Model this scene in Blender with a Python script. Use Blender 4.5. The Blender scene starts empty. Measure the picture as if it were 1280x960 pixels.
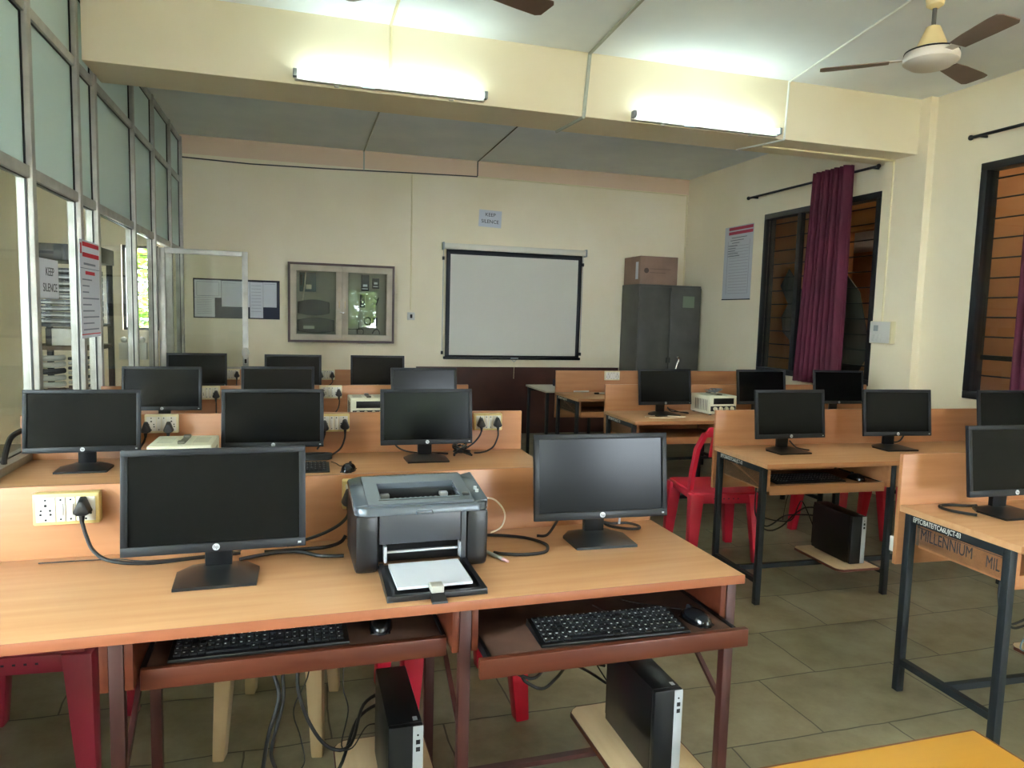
import bpy, bmesh, math, random
from mathutils import Vector, Matrix
random.seed(11)
R = math.radians
COL = bpy.context.scene.collection
SC = bpy.context.scene

# ------------------------------------------------------------------ materials
def lin(h):
    h = h.lstrip('#'); out = []
    for i in (0, 2, 4):
        c = int(h[i:i+2], 16) / 255
        out.append(c / 12.92 if c <= .04045 else ((c + .055) / 1.055) ** 2.4)
    return (*out, 1.0)
MATS = {}
def mat(name, col, rough=.5, metal=0, spec=.5, emit=None, es=0, coat=0):
    if name in MATS: return MATS[name]
    m = bpy.data.materials.new(name); m.use_nodes = True
    b = m.node_tree.nodes['Principled BSDF']
    b.inputs['Base Color'].default_value = lin(col)
    b.inputs['Roughness'].default_value = rough
    b.inputs['Metallic'].default_value = metal
    b.inputs['Specular IOR Level'].default_value = spec
    b.inputs['Coat Weight'].default_value = coat
    if emit:
        b.inputs['Emission Color'].default_value = lin(emit)
        b.inputs['Emission Strength'].default_value = es
    MATS[name] = m
    return m
def vary(m, c1, c2, scale=(1, 1, 1), detail=6, lo=.35, hi=.65, bump=0, nscale=5, rough=None):
    """procedural colour variation between two colours of the material itself"""
    nt = m.node_tree; N = nt.nodes; L = nt.links; b = N['Principled BSDF']
    tc = N.new('ShaderNodeTexCoord'); mp = N.new('ShaderNodeMapping'); no = N.new('ShaderNodeTexNoise'); cr = N.new('ShaderNodeValToRGB')
    mp.inputs['Scale'].default_value = scale
    no.inputs['Scale'].default_value = nscale; no.inputs['Detail'].default_value = detail
    cr.color_ramp.elements[0].position = lo; cr.color_ramp.elements[0].color = lin(c1)
    cr.color_ramp.elements[1].position = hi; cr.color_ramp.elements[1].color = lin(c2)
    L.new(tc.outputs['Object'], mp.inputs['Vector']); L.new(mp.outputs['Vector'], no.inputs['Vector'])
    L.new(no.outputs['Fac'], cr.inputs['Fac']); L.new(cr.outputs['Color'], b.inputs['Base Color'])
    if bump:
        bp = N.new('ShaderNodeBump'); bp.inputs['Strength'].default_value = bump; bp.inputs['Distance'].default_value = .01
        L.new(no.outputs['Fac'], bp.inputs['Height']); L.new(bp.outputs['Normal'], b.inputs['Normal'])
    return m

WALL = vary(mat('cream_paint', '#ebdfc3', .55, spec=.3), '#e8dbbd', '#efe4cb', nscale=1.3, lo=.3, hi=.7)
CEIL = vary(mat('white_ceiling_paint', '#eef4f8', .7, spec=.2), '#eaf0f5', '#f2f7fa', nscale=2)
ORANGE = vary(mat('orange_paint', '#c98a58', .7), '#c48350', '#cf9462', nscale=1.5)
DADO = vary(mat('brown_board', '#43201a', .5), '#3b1c17', '#4a251d', nscale=3)
ALU = vary(mat('aluminium', '#aaa8a3', .45, metal=.5), '#9f9d97', '#b5b3ae', nscale=8)
WHITE = mat('white_plastic', '#cfcdc6', .4)
IVORY = mat('ivory_plastic', '#d3c9a4', .4)
YBOX = mat('yellowed_plastic', '#cdb678', .45)
BLACK = mat('black_plastic', '#0e0f11', .4, spec=.35)
CHAR = mat('charcoal_plastic', '#17191d', .42, spec=.35)
BEZEL = mat('dark_bezel_plastic', '#14161b', .42, spec=.3)
SCREEN = mat('matt_screen', '#060708', .2, spec=.12)
RUBBER = mat('black_rubber', '#0d0d0f', .5)
KEYTXT = mat('key_marking', '#d8d8d8', .5)
STEELD = vary(mat('dark_painted_steel', '#1c2023', .48, spec=.3), '#181b1e', '#23282b', nscale=6)
MAROON = vary(mat('maroon_painted_steel', '#3a1a16', .42), '#341613', '#431f1a', nscale=6)
REDP = vary(mat('red_plastic', '#c21c34', .38), '#b8182f', '#cb243c', nscale=4)
CRIM = vary(mat('dull_red_plastic', '#8e2233', .42), '#861f2f', '#96283a', nscale=4)
CREAMP = vary(mat('cream_plastic', '#b09670', .45), '#a68c66', '#bba27c', nscale=4)
PAPER = mat('white_paper', '#cdd0d8', .8)
INK = mat('dark_ink', '#2a2b33', .8)
REDINK = mat('red_ink', '#c3202e', .7)
GREYM = vary(mat('grey_steel', '#4e4d49', .45, spec=.35), '#494844', '#55544f', nscale=4)
CARD = vary(mat('cardboard', '#8a6f5f', .8), '#83695a', '#917666', nscale=4)
NAVY = mat('navy_board', '#1d2338', .7)
FRAMEBLK = mat('black_window_frame', '#14171c', .4)
SILVER = mat('silver_plastic', '#a9acb0', .35, metal=.3)
PSUW = mat('offwhite_enamel', '#cfccb4', .45)
CHROME = mat('chrome', '#c8c8c8', .2, metal=1)

def wood(name, c1, c2, axis='x', rough=.38):
    sc = {'x': (1.0, 14, 14), 'y': (14, 1.0, 14), 'z': (14, 14, 1.0)}[axis]
    return vary(mat(name, c1, rough, spec=.4), c1, c2, scale=sc, nscale=2.2, detail=8, lo=.3, hi=.7)
BEECH = wood('beech_laminate', '#b5845b', '#c1946b')
BEECHP = wood('beech_panel_laminate', '#9f6a45', '#ab7750')
EDGE = wood('edge_band', '#8a5036', '#965b3f')
TRAYW = wood('tray_wood', '#4c2013', '#5b2c1b')
TRAYTOP = vary(mat('worn_tray_top', '#41281f', .5), '#33201a', '#5e4438', nscale=7, lo=.35, hi=.75)
SHELFW = wood('shelf_laminate', '#c7a982', '#d3b891', 'y')
CHIP = vary(mat('chipboard', '#5b4937', .8), '#513f2f', '#665340', nscale=9)
YTABLE = wood('yellow_laminate', '#d99a35', '#e0a544')
GREYTOP = mat('grey_laminate', '#a9a294', .4)

def glass(name, tint, f0=.04, k=.5, rough=0):
    """clear pane: see-through, mirroring more at grazing angles"""
    m = bpy.data.materials.new(name); m.use_nodes = True; nt = m.node_tree; N = nt.nodes; L = nt.links
    N.clear()
    out = N.new('ShaderNodeOutputMaterial'); mx = N.new('ShaderNodeMixShader'); tr = N.new('ShaderNodeBsdfTransparent'); gl = N.new('ShaderNodeBsdfGlossy')
    lw = N.new('ShaderNodeLayerWeight'); lw.inputs['Blend'].default_value = .5
    pw = N.new('ShaderNodeMath'); pw.operation = 'POWER'; pw.inputs[1].default_value = 5
    ma = N.new('ShaderNodeMath'); ma.operation = 'MULTIPLY_ADD'; ma.inputs[1].default_value = k; ma.inputs[2].default_value = f0
    tr.inputs['Color'].default_value = lin(tint); gl.inputs['Roughness'].default_value = rough
    L.new(lw.outputs['Facing'], pw.inputs[0]); L.new(pw.outputs[0], ma.inputs[0]); L.new(ma.outputs[0], mx.inputs['Fac'])
    L.new(tr.outputs['BSDF'], mx.inputs[1]); L.new(gl.outputs['BSDF'], mx.inputs[2]); L.new(mx.outputs['Shader'], out.inputs['Surface'])
    return m
GLASS = glass('clear_glass', '#f3f6f4', .025, .35)
CASEGLASS = glass('case_glass', '#f2f5f4', .024, .4)
def frosted(name, col):
    m = bpy.data.materials.new(name); m.use_nodes = True; nt = m.node_tree; N = nt.nodes; L = nt.links; N.clear()
    out = N.new('ShaderNodeOutputMaterial'); mx = N.new('ShaderNodeMixShader'); t = N.new('ShaderNodeBsdfTranslucent'); p = N.new('ShaderNodeBsdfPrincipled')
    t.inputs['Color'].default_value = lin(col); p.inputs['Base Color'].default_value = lin(col); p.inputs['Roughness'].default_value = .35
    mx.inputs['Fac'].default_value = .55
    L.new(t.outputs['BSDF'], mx.inputs[2]); L.new(p.outputs['BSDF'], mx.inputs[1]); L.new(mx.outputs['Shader'], out.inputs['Surface'])
    return m
FROST = frosted('frosted_glass', '#cfdcd9')

def floor_mat():
    m = mat('stone_slab_floor', '#6b6652', .33, spec=.45); nt = m.node_tree; N = nt.nodes; L = nt.links; b = N['Principled BSDF']
    tc = N.new('ShaderNodeTexCoord'); mp = N.new('ShaderNodeMapping'); br = N.new('ShaderNodeTexBrick'); no = N.new('ShaderNodeTexNoise'); cr = N.new('ShaderNodeValToRGB')
    n2 = N.new('ShaderNodeTexNoise'); mx0 = N.new('ShaderNodeMix'); mx0.data_type = 'RGBA'; mx0.blend_type = 'LINEAR_LIGHT'
    mp.inputs['Location'].default_value = (.55, .295, 0)
    n2.inputs['Scale'].default_value = 3; n2.inputs['Detail'].default_value = 4
    mx0.inputs['Factor'].default_value = .02
    L.new(tc.outputs['Object'], mp.inputs['Vector']); L.new(mp.outputs['Vector'], mx0.inputs['A']); L.new(n2.outputs['Color'], mx0.inputs['B']); L.new(tc.outputs['Object'], n2.inputs['Vector'])
    L.new(mx0.outputs['Result'], br.inputs['Vector'])
    br.inputs['Scale'].default_value = 1; br.inputs['Brick Width'].default_value = .66; br.inputs['Row Height'].default_value = .385
    br.inputs['Mortar Size'].default_value = .0035; br.inputs['Mortar Smooth'].default_value = .2; br.inputs['Bias'].default_value = -.1
    br.inputs['Color1'].default_value = lin('#948c74'); br.inputs['Color2'].default_value = lin('#86836c'); br.inputs['Mortar'].default_value = lin('#4a4334')
    br.offset = .42
    no.inputs['Scale'].default_value = 4.5; no.inputs['Detail'].default_value = 8; no.inputs['Roughness'].default_value = .65
    L.new(tc.outputs['Object'], no.inputs['Vector'])
    cr.color_ramp.elements[0].position = .3; cr.color_ramp.elements[0].color = lin('#a89878'); cr.color_ramp.elements[1].position = .75; cr.color_ramp.elements[1].color = (1, 1, 1, 1)
    L.new(no.outputs['Fac'], cr.inputs['Fac'])
    mx = N.new('ShaderNodeMix'); mx.data_type = 'RGBA'; mx.blend_type = 'MULTIPLY'; mx.inputs['Factor'].default_value = .8
    L.new(br.outputs['Color'], mx.inputs['A']); L.new(cr.outputs['Color'], mx.inputs['B']); L.new(mx.outputs['Result'], b.inputs['Base Color'])
    bp = N.new('ShaderNodeBump'); bp.inputs['Strength'].default_value = .35; bp.inputs['Distance'].default_value = .004; bp.invert = True
    L.new(br.outputs['Fac'], bp.inputs['Height']); L.new(bp.outputs['Normal'], b.inputs['Normal'])
    return m
FLOOR = floor_mat()

# ------------------------------------------------------------------ mesh builder
class MB:
    def __init__(s): s.bm = bmesh.new()
    def _mi(s, fs, m):
        for f in fs: f.material_index = m
    def box(s, x0, x1, y0, y1, z0, z1, bev=0, m=0, seg=2, M=None):
        mt = Matrix.Translation(((x0+x1)/2, (y0+y1)/2, (z0+z1)/2)) @ Matrix.Diagonal((abs(x1-x0), abs(y1-y0), abs(z1-z0), 1))
        if M is not None: mt = M @ mt
        g = bmesh.ops.create_cube(s.bm, size=1, matrix=mt)
        vs = g['verts']; fs = {f for v in vs for f in v.link_faces}; s._mi(fs, m)
        if bev:
            es = list({e for v in vs for e in v.link_edges})
            r = bmesh.ops.bevel(s.bm, geom=es, offset=bev, segments=seg, profile=.5, affect='EDGES', clamp_overlap=True)
            s._mi(r['faces'], m)
        return s
    def hull(s, bottom, top, m=0, bev=0):
        """loft between two polygons with the same number of points"""
        a = [s.bm.verts.new(p) for p in bottom]; b = [s.bm.verts.new(p) for p in top]; n = len(a); fs = []
        for i in range(n): fs.append(s.bm.faces.new((a[i], a[(i+1) % n], b[(i+1) % n], b[i])))
        fs.append(s.bm.faces.new(a[::-1])); fs.append(s.bm.faces.new(b)); s._mi(fs, m)
        if bev:
            es = list({e for f in fs for e in f.edges})
            r = bmesh.ops.bevel(s.bm, geom=es, offset=bev, segments=2, profile=.5, affect='EDGES', clamp_overlap=True); s._mi(r['faces'], m)
        return s
    def prism(s, poly, axis, a0, a1, m=0, bev=0):
        """poly: 2D outline; axis x: (y,z), y: (x,z), z: (x,y)"""
        f = {'x': lambda p, a: (a, p[0], p[1]), 'y': lambda p, a: (p[0], a, p[1]), 'z': lambda p, a: (p[0], p[1], a)}[axis]
        return s.hull([f(p, a0) for p in poly], [f(p, a1) for p in poly], m, bev)
    def cyl(s, p0, p1, r0, r1=None, n=16, m=0):
        r1 = r0 if r1 is None else r1
        p0, p1 = Vector(p0), Vector(p1); d = (p1 - p0).normalized()
        u = d.orthogonal().normalized(); v = d.cross(u)
        ring = lambda p, r: [p + (u*math.cos(2*math.pi*i/n) + v*math.sin(2*math.pi*i/n))*r for i in range(n)]
        return s.hull(ring(p0, r0), ring(p1, r1), m)
    def lathe(s, prof, c=(0, 0, 0), n=24, m=0):
        c = Vector(c); rings = []
        for r, z in prof:
            rings.append([s.bm.verts.new(c + Vector((r*math.cos(2*math.pi*i/n), r*math.sin(2*math.pi*i/n), z))) for i in range(n)])
        fs = []
        for a, b in zip(rings, rings[1:]):
            for i in range(n): fs.append(s.bm.faces.new((a[i], a[(i+1) % n], b[(i+1) % n], b[i])))
        fs.append(s.bm.faces.new(rings[0][::-1])); fs.append(s.bm.faces.new(rings[-1])); s._mi(fs, m)
        return s
    def tube(s, pts, r, n=8, m=0, sub=6, rr=None):
        P = [Vector(p) for p in pts]
        if sub > 1 and len(P) > 2:
            Q = []
            for i in range(len(P)-1):
                p0 = P[max(i-1, 0)]; p1 = P[i]; p2 = P[i+1]; p3 = P[min(i+2, len(P)-1)]
                for k in range(sub):
                    t = k/sub
                    Q.append(.5*((2*p1) + (p2-p0)*t + (2*p0-5*p1+4*p2-p3)*t*t + (3*p1-p0-3*p2+p3)*t**3))
            Q.append(P[-1]); P = Q
        up = None; rings = []
        for i, p in enumerate(P):
            d = (P[min(i+1, len(P)-1)] - P[max(i-1, 0)])
            if d.length < 1e-7: d = Vector((0, 0, 1))
            d.normalize()
            if up is None: up = d.orthogonal().normalized()
            up = (up - d*up.dot(d))
            up = up.normalized() if up.length > 1e-6 else d.orthogonal().normalized()
            v = d.cross(up); q = r if rr is None else rr[0] + (rr[1]-rr[0])*i/(len(P)-1)
            rings.append([s.bm.verts.new(p + (up*math.cos(2*math.pi*k/n) + v*math.sin(2*math.pi*k/n))*q) for k in range(n)])
        fs = []
        for a, b in zip(rings, rings[1:]):
            for k in range(n): fs.append(s.bm.faces.new((a[k], a[(k+1) % n], b[(k+1) % n], b[k])))
        fs.append(s.bm.faces.new(rings[0][::-1])); fs.append(s.bm.faces.new(rings[-1])); s._mi(fs, m)
        return s
    def sphere(s, c, r, sc=(1, 1, 1), m=0, n=16):
        mt = Matrix.Translation(c) @ Matrix.Diagonal((sc[0], sc[1], sc[2], 1))
        g = bmesh.ops.create_uvsphere(s.bm, u_segments=n, v_segments=max(6, n//2), radius=r, matrix=mt)
        s._mi({f for v in g['verts'] for f in v.link_faces}, m); return s
    def grid(s, fn, nu, nv, m=0):
        V = [[s.bm.verts.new(fn(i/nu, j/nv)) for j in range(nv+1)] for i in range(nu+1)]
        s._mi([s.bm.faces.new((V[i][j], V[i+1][j], V[i+1][j+1], V[i][j+1])) for i in range(nu) for j in range(nv)], m)
        return s
    def text(s, body, size, M, m=0, align='CENTER', ext=.0004, sx=1):
        cu = bpy.data.curves.new('tmp', 'FONT'); cu.body = body; cu.size = size; cu.align_x = align; cu.align_y = 'CENTER'; cu.extrude = ext
        o = bpy.data.objects.new('tmp', cu); COL.objects.link(o)
        me = bpy.data.meshes.new_from_object(o.evaluated_get(bpy.context.evaluated_depsgraph_get()))
        me.transform(M @ Matrix.Diagonal((sx, 1, 1, 1)))
        n0 = len(s.bm.faces); s.bm.from_mesh(me); s.bm.faces.ensure_lookup_table()
        s._mi(s.bm.faces[n0:], m)
        bpy.data.objects.remove(o); bpy.data.curves.remove(cu); bpy.data.meshes.remove(me); return s
    def build(s, name, mats, parent=None, world=False, smooth=35, solid=0):
        bmesh.ops.recalc_face_normals(s.bm, faces=s.bm.faces[:])
        me = bpy.data.meshes.new(name); s.bm.to_mesh(me); s.bm.free()
        for m in (mats if isinstance(mats, (list, tuple)) else [mats]): me.materials.append(m)
        if smooth:
            me.shade_smooth(); me.set_sharp_from_angle(angle=R(smooth))
        o = bpy.data.objects.new(name, me); COL.objects.link(o)
        if parent is not None:
            o.parent = parent
            if world:
                M = Matrix.Identity(4); p = parent
                while p: M = p.matrix_basis @ M; p = p.parent
                me.transform(M.inverted())
        if solid:
            md = o.modifiers.new('solid', 'SOLIDIFY'); md.thickness = solid; md.offset = 0
        return o

def tag(o, label=None, cat=None, group=None, kind=None):
    if label: o['label'] = label
    if cat: o['category'] = cat
    if group: o['group'] = group
    if kind: o['kind'] = kind
    return o
def thing(name, label, cat, loc=(0, 0, 0), rz=0, group=None):
    o = bpy.data.objects.new(name, None); COL.objects.link(o); o.empty_display_size = .1
    o.matrix_basis = Matrix.Translation(loc) @ Matrix.Rotation(rz, 4, 'Z')
    return tag(o, label, cat, group)
def struct(name, mb, m, label=None, smooth=0):
    return tag(mb.build(name, m, smooth=smooth), label, kind='structure')
def kids(o): return [c for c in bpy.data.objects if c.parent == o]
CH = {}
def dup(root, loc, rz, label, group=None):
    def cp(o, par):
        c = o.copy(); COL.objects.link(c)
        if par is not None: c.parent = par
        for k in [q for q in ALL if q.parent == o]: cp(k, c)
        return c
    ALL = list(bpy.data.objects)
    c = cp(root, None); c.matrix_basis = Matrix.Translation(loc) @ Matrix.Rotation(rz, 4, 'Z'); c['label'] = label
    if group: c['group'] = group
    elif 'group' in c: del c['group']
    return c
EXPO=2.2; SKY=17; TUBE_E=7.6; REAR_K=1.1; OVER_K=.85
# ------------------------------------------------------------------ camera, world, view
F = 896.97
cam = bpy.data.cameras.new('camera'); camo = bpy.data.objects.new('camera', cam); COL.objects.link(camo)
cam.sensor_fit = 'HORIZONTAL'; cam.sensor_width = 36; cam.lens = F/1280*36; cam.clip_start = .05
r_, u_, f_ = (.95821649, -.28478021, .0268586), (.00126701, .09812141, .99517365), (.28604117, .95355777, -.09438237)
camo.matrix_world = Matrix(((r_[0], u_[0], -f_[0], 0), (r_[1], u_[1], -f_[1], 0), (r_[2], u_[2], -f_[2], 1.46), (0, 0, 0, 1)))
SC.camera = camo
SC.view_settings.view_transform = 'Standard'; SC.view_settings.look = 'None'; SC.view_settings.gamma = 1
SC.view_settings.use_curve_mapping = False; SC.view_settings.exposure = EXPO
SC.cycles.use_denoising = True; SC.cycles.max_bounces = 10; SC.cycles.diffuse_bounces = 5; SC.cycles.transparent_max_bounces = 16
SC.cycles.sample_clamp_indirect = 6; SC.cycles.caustics_reflective = False; SC.cycles.caustics_refractive = False
W = bpy.data.worlds.new('world'); SC.world = W; W.use_nodes = True
wn = W.node_tree.nodes; bg = wn['Background']
bg.inputs['Color'].default_value = (.80, .91, 1, 1); bg.inputs['Strength'].default_value = SKY

XL, XR, YB, ZC, YR = -1.21, 4.88, 8.5, 3.28, -2.6
# ------------------------------------------------------------------ shell
struct('floor', MB().box(-3.4, 10, YR, 8.7, -.1, 0), FLOOR)
struct('ceiling', MB().box(-3.4, XR+.2, YR, YB+.2, ZC, ZC+.12), CEIL)
def holed(axis, a0, a1, t0, t1, z1, holes, mb=None):
    """wall with rectangular holes; axis along which it runs, t0..t1 thickness"""
    mb = mb or MB()
    def b(p, q, za, zb):
        if q-p < 1e-4 or zb-za < 1e-4: return
        mb.box(p, q, t0, t1, za, zb) if axis == 'x' else mb.box(t0, t1, p, q, za, zb)
    cur = a0
    for (p, q, za, zb) in sorted(holes):
        b(cur, p, 0, z1); b(p, q, 0, za); b(p, q, zb, z1); cur = q
    b(cur, a1, 0, z1)
    return mb
GW = (-1.78, -1.42, 1.2, 2.1)            # corridor end window
struct('wall_back', holed('x', -3.4, XR+.2, YB, YB+.2, ZC, [GW]), WALL)
W1 = (5.2, 6.84, .92, 2.63); W2 = (2.5, 4.25, .93, 2.68)
struct('wall_right', holed('y', YR, YB, XR, XR+.1, ZC, [W1, W2]), WALL)
RW = [(1.12, 2.05, 1.0, 2.05), (2.55, 3.6, 1.0, 2.05)]
struct('wall_rear', holed('x', -3.4, XR+.2, YR-.2, YR, ZC, RW), WALL)
struct('wall_corridor', holed('y', YR, YB, -3.5, -3.4, ZC, [(-1.5, .3, .9, 2.75)]), WALL)
struct('trim_1', MB().box(XL+.03, XR, 4.79, 5.22, 2.85, ZC), WALL, 'cream ceiling beam across the room')
struct('trim_2', MB().box(4.81, XR, 4.69, 5.13, 0, 2.85).box(4.81, XR, 4.69, 4.79, 2.85, ZC), WALL, 'shallow cream pillar between the two windows')
struct('trim_3', MB().box(1.35, 3.97, 8.475, YB, 0, .83), DADO, 'dark brown board along the foot of the back wall')
struct('trim_4', MB().box(-3.4, XR, 8.494, YB, 3.085, ZC), mat('peach_band', '#e3c6ab', .6), 'peach band along the top of the back wall')  # thin strip in a pinker tone than the wall below
struct('baseboard_right', MB().box(4.865, XR, YR, 4.69, 0, .1).box(4.865, XR, 5.13, YB, 0, .1), DADO)

# aluminium and glass partition on the left, one bay after another
YS = [-2.6, -1.0, .6, 2.2, 3.92, 4.69, 5.06, 6.13, 6.93, 7.77, 8.46]
n = 3
for a, b in zip(YS, YS[1:]):
    door = abs(a-6.93) < .01
    mb = MB()
    mb.box(-1.245, -1.175, a-.026, a+.026, 0, ZC-.03, .004)
    for z0, z1 in ((2.035, 2.09), (2.775, 2.825), (3.2, ZC-.03)): mb.box(-1.24, -1.185, a+.026, b-.026, z0, z1, .003)
    if not door: mb.box(-1.245, -1.155, a+.026, b-.026, .74, .785, .003)
    if b > 8.4: mb.box(-1.245, -1.175, b-.03, YB, 0, ZC-.03)
    w = struct('window_%d' % n, mb, ALU, 'aluminium framed bay of the glass partition', 30); n += 1
    p0, p1 = a+.022, b-.022
    if not door:
        MB().box(-1.215, -1.21, p0, p1, .78, 2.04).build('glass_pane', GLASS, w)
        tag(MB().box(-1.225, -1.2, p0, p1, .06, .745).build('lower_panel', WHITE, w), 'pale lower panel')
    for z0, z1 in [(2.088, 2.777), (2.823, 3.202)] + ([] if door else [(.783, 2.037)]):
        g = .007; a0, b0 = a+.026, b-.026
        MB().box(-1.208, -1.2, b0-g, b0, z0, z1).box(-1.208, -1.2, a0, a0+g, z0, z1).box(-1.208, -1.2, a0+g, b0-g, z1-g, z1).box(-1.208, -1.2, a0+g, b0-g, z0, z0+g).build('gasket', BLACK, w)
    tag(MB().box(-1.215, -1.21, p0, p1, 2.085, 2.78).build('frosted_pane', FROST, w), 'frosted pane')
    tag(MB().box(-1.215, -1.21, p0, p1, 2.82, 3.205).build('frosted_pane', FROST, w), 'frosted pane')
struct('baseboard_left', MB().box(-1.25, -1.18, YR, 6.9, 0, .06), ALU)

# open glass door on its hinge
d = thing('door_1', 'aluminium framed glass door standing open into the room', 'door', (-1.175, 7.0, 0), R(3.5))
d['kind'] = 'structure'
mb = MB()
mb.box(0, .055, -.018, .018, .04, 1.975, .004).box(.69, .74, -.018, .018, .04, 1.975, .004)
mb.box(.055, .69, -.018, .018, 1.93, 1.975, .004).box(.055, .69, -.018, .018, .86, .925, .004).box(.055, .69, -.018, .018, .04, .12, .004)
mb.build('door_frame', ALU, d)
MB().box(.05, .695, -.003, .003, .92, 1.935).build('glass_pane', GLASS, d)
MB().box(.05, .695, -.006, .006, .1, .87).build('lower_panel', WHITE, d)
k = MB().cyl((.715, -.018, 1.02), (.715, -.03, 1.02), .022).sphere((.715, -.045, 1.06), .034, (1, .7, 1.35)).box(.7, .73, -.035, -.018, .955, 1.02, .003).build('door_lock', mat('pale_enamel', '#cfd0cb', .35), d)
MB().box(.705, .725, -.042, -.035, .96, 1.0, .002).build('latch', BLACK, k)

# windows of the right wall: black frames, bars and glass
def black_window(nm, y0, y1, z0, z1, mull, bars, label, zbar=None):
    mb = MB(); t = .055
    for p, q, a, b in ((y0, y1, z0, z0+t), (y0, y1, z1-t, z1), (y0, y0+t, z0+t, z1-t), (y1-t, y1, z0+t, z1-t)): mb.box(XR-.012, XR+.105, p, q, a, b, .004)
    for y in mull: mb.box(XR-.006, XR+.045, y-.03, y+.03, z0+t, z1-t, .003)
    w = struct(nm, mb, FRAMEBLK, label, 30)
    ys = [y0+t] + list(mull) + [y1-t]
    for a, b in zip(ys, ys[1:]): MB().box(XR+.02, XR+.025, a, b, z0+t, z1-t).build('glass_pane', GLASS, w)
    z = bars[0]
    while z < z1-.06:
        MB().cyl((XR+.09, y0, z), (XR+.09, y1, z), .006, n=8).build('grille_bar', FRAMEBLK, w); z += bars[1]
    if zbar: MB().box(XR+.075, XR+.1, y0, y1, zbar-.018, zbar+.018).build('grille_flat_bar', FRAMEBLK, w)
    return w
black_window('window_1', *W1, [6.27], (1.09, .143), 'black framed window by the curtain')
black_window('window_2', *W2, [3.4], (.96, .1463), 'black framed window at the right edge', 1.245)
# torn dark film behind the first window
TF = [(6.552,2.037),(6.681,1.86),(6.536,1.665),(6.635,1.529),(6.599,1.366),(6.479,1.285),(6.427,.948),(5.531,.935),(5.361,1.205),(5.413,1.437),(5.524,1.768),(5.796,2.027),(6.155,1.662),(6.259,1.745),(6.354,1.829),(6.466,1.949)]
tag(MB().prism(TF, 'x', XR+.125, XR+.131).build('hanging_film', vary(mat('torn_film', '#4a4640', .4), '#433f3a', '#524d47', nscale=3)), 'torn dark sheet hanging behind the bars of the curtained window', 'sheet')

# beyond the right windows: orange corridor wall with an opening to a lit room
struct('wall_outside', holed('y', 1, 12, 6.6, 6.75, 3.6, [(6.75, 7.6, .9, 2.62)]), ORANGE)
struct('wall_outside_end', MB().box(XR+.2, 6.6, 12, 12.1, 0, 3.4).box(XR+.2, 6.75, .9, 1, 0, 3.4), ORANGE)
struct('wall_outside_room', MB().box(9.4, 9.5, 5, 14, 0, 3.2).box(6.75, 9.4, 13.9, 14, 0, 3.2).box(6.75, 9.4, 5, 5.1, 0, 3.2).box(6.6, 6.75, 12, 14, 0, 3.2), mat('peach_paint', '#dba877', .7))
struct('ceiling_outside_room', MB().box(6.75, 9.4, 5, 14, 2.72, 2.8), CEIL)

struct('wall_outside_back', MB().box(XR+.12, XR+.2, 8.7, 12.1, 0, 3.4), ORANGE)
struct('floor_outside', MB().box(XR+.2, 10, 8.7, 14.1, -.1, 0), FLOOR)
struct('ceiling_outside', MB().box(XR+.2, 6.6, 1, 12, 3.3, 3.4), CEIL)
# rear windows (behind the camera) with sky and trees; corridor end window
for i, (a, b, z0, z1) in enumerate(RW):
    mb = MB(); t = .05
    for p, q, c, e in ((a, b, z0, z0+t), (a, b, z1-t, z1), (a, a+t, z0, z1), (b-t, b, z0, z1), ((a+b)/2-.025, (a+b)/2+.025, z0, z1)): mb.box(p, q, YR-.1, YR-.04, c, e)
    w = struct('window_%d' % (20+i), mb, FRAMEBLK, 'black framed window with bars')
    for k in range(7): MB().cyl((a, YR-.13, z0+.12+k*.17), (b, YR-.13, z0+.12+k*.17), .007, n=6).build('grille_bar', FRAMEBLK, w)
mb = MB(); t = .03
for p, q, c, e in ((GW[0], GW[1], GW[2], GW[2]+t), (GW[0], GW[1], GW[3]-t, GW[3]), (GW[0], GW[0]+t, GW[2], GW[3]), (GW[1]-t, GW[1], GW[2], GW[3])): mb.box(p, q, YB+.05, YB+.1, c, e)
w = struct('window_30', mb, FRAMEBLK, 'small barred window at the end of the corridor')
for k in range(6): MB().cyl((GW[0], YB+.12, GW[2]+.1+k*.14), (GW[1], YB+.12, GW[2]+.1+k*.14), .006, n=6).build('grille_bar', FRAMEBLK, w)
LEAF = vary(mat('green_leaves', '#5f8a2c', .6), '#4a7423', '#9ab84a', nscale=6)
BARK = mat('bark', '#5b4a38', .8)
def tree(loc, label, s=1):
    t = thing('tree', label, 'tree', loc)
    MB().tube([(0, 0, 0), (.05, 0, .8), (-.03, .04, 1.6), (.02, 0, 2.2)], .1*s, rr=(.11*s, .05*s)).build('trunk', BARK, t)
    bm = bmesh.new()
    for i in range(2600):
        th = random.uniform(0, 6.28); ph = math.acos(random.uniform(-1, 1)); q = random.uniform(.45, 1)**.5*1.25*s
        c = Vector((q*math.sin(ph)*math.cos(th), q*math.sin(ph)*math.sin(th)*.8, 2.0+q*math.cos(ph)*1.0))
        e = Matrix.Rotation(random.uniform(0, 6.28), 3, 'Z') @ Matrix.Rotation(random.uniform(-1.2, 1.2), 3, 'X')
        l, w_ = .11, .05
        bm.faces.new([bm.verts.new(c + e @ Vector(v)) for v in ((-l, 0, 0), (0, -w_, .01), (l, 0, 0), (0, w_, .01))])
    me = bpy.data.meshes.new('foliage'); bm.to_mesh(me); bm.free(); me.materials.append(LEAF)
    o = bpy.data.objects.new('foliage', me); COL.objects.link(o); o.parent = t
struct('ground_outside', MB().box(-8, 10, -12, YR-.2, -.2, -.1).box(-8, 3, 8.7, 14, -.2, -.1), mat('garden_soil', '#8b8468', .9))
tree((1.4, -4.9, -.1), 'leafy tree outside, mirrored in the display case glass', .85)
tree((-1.55, 11.2, -.1), 'leafy tree beyond the small corridor window', .95)

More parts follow.
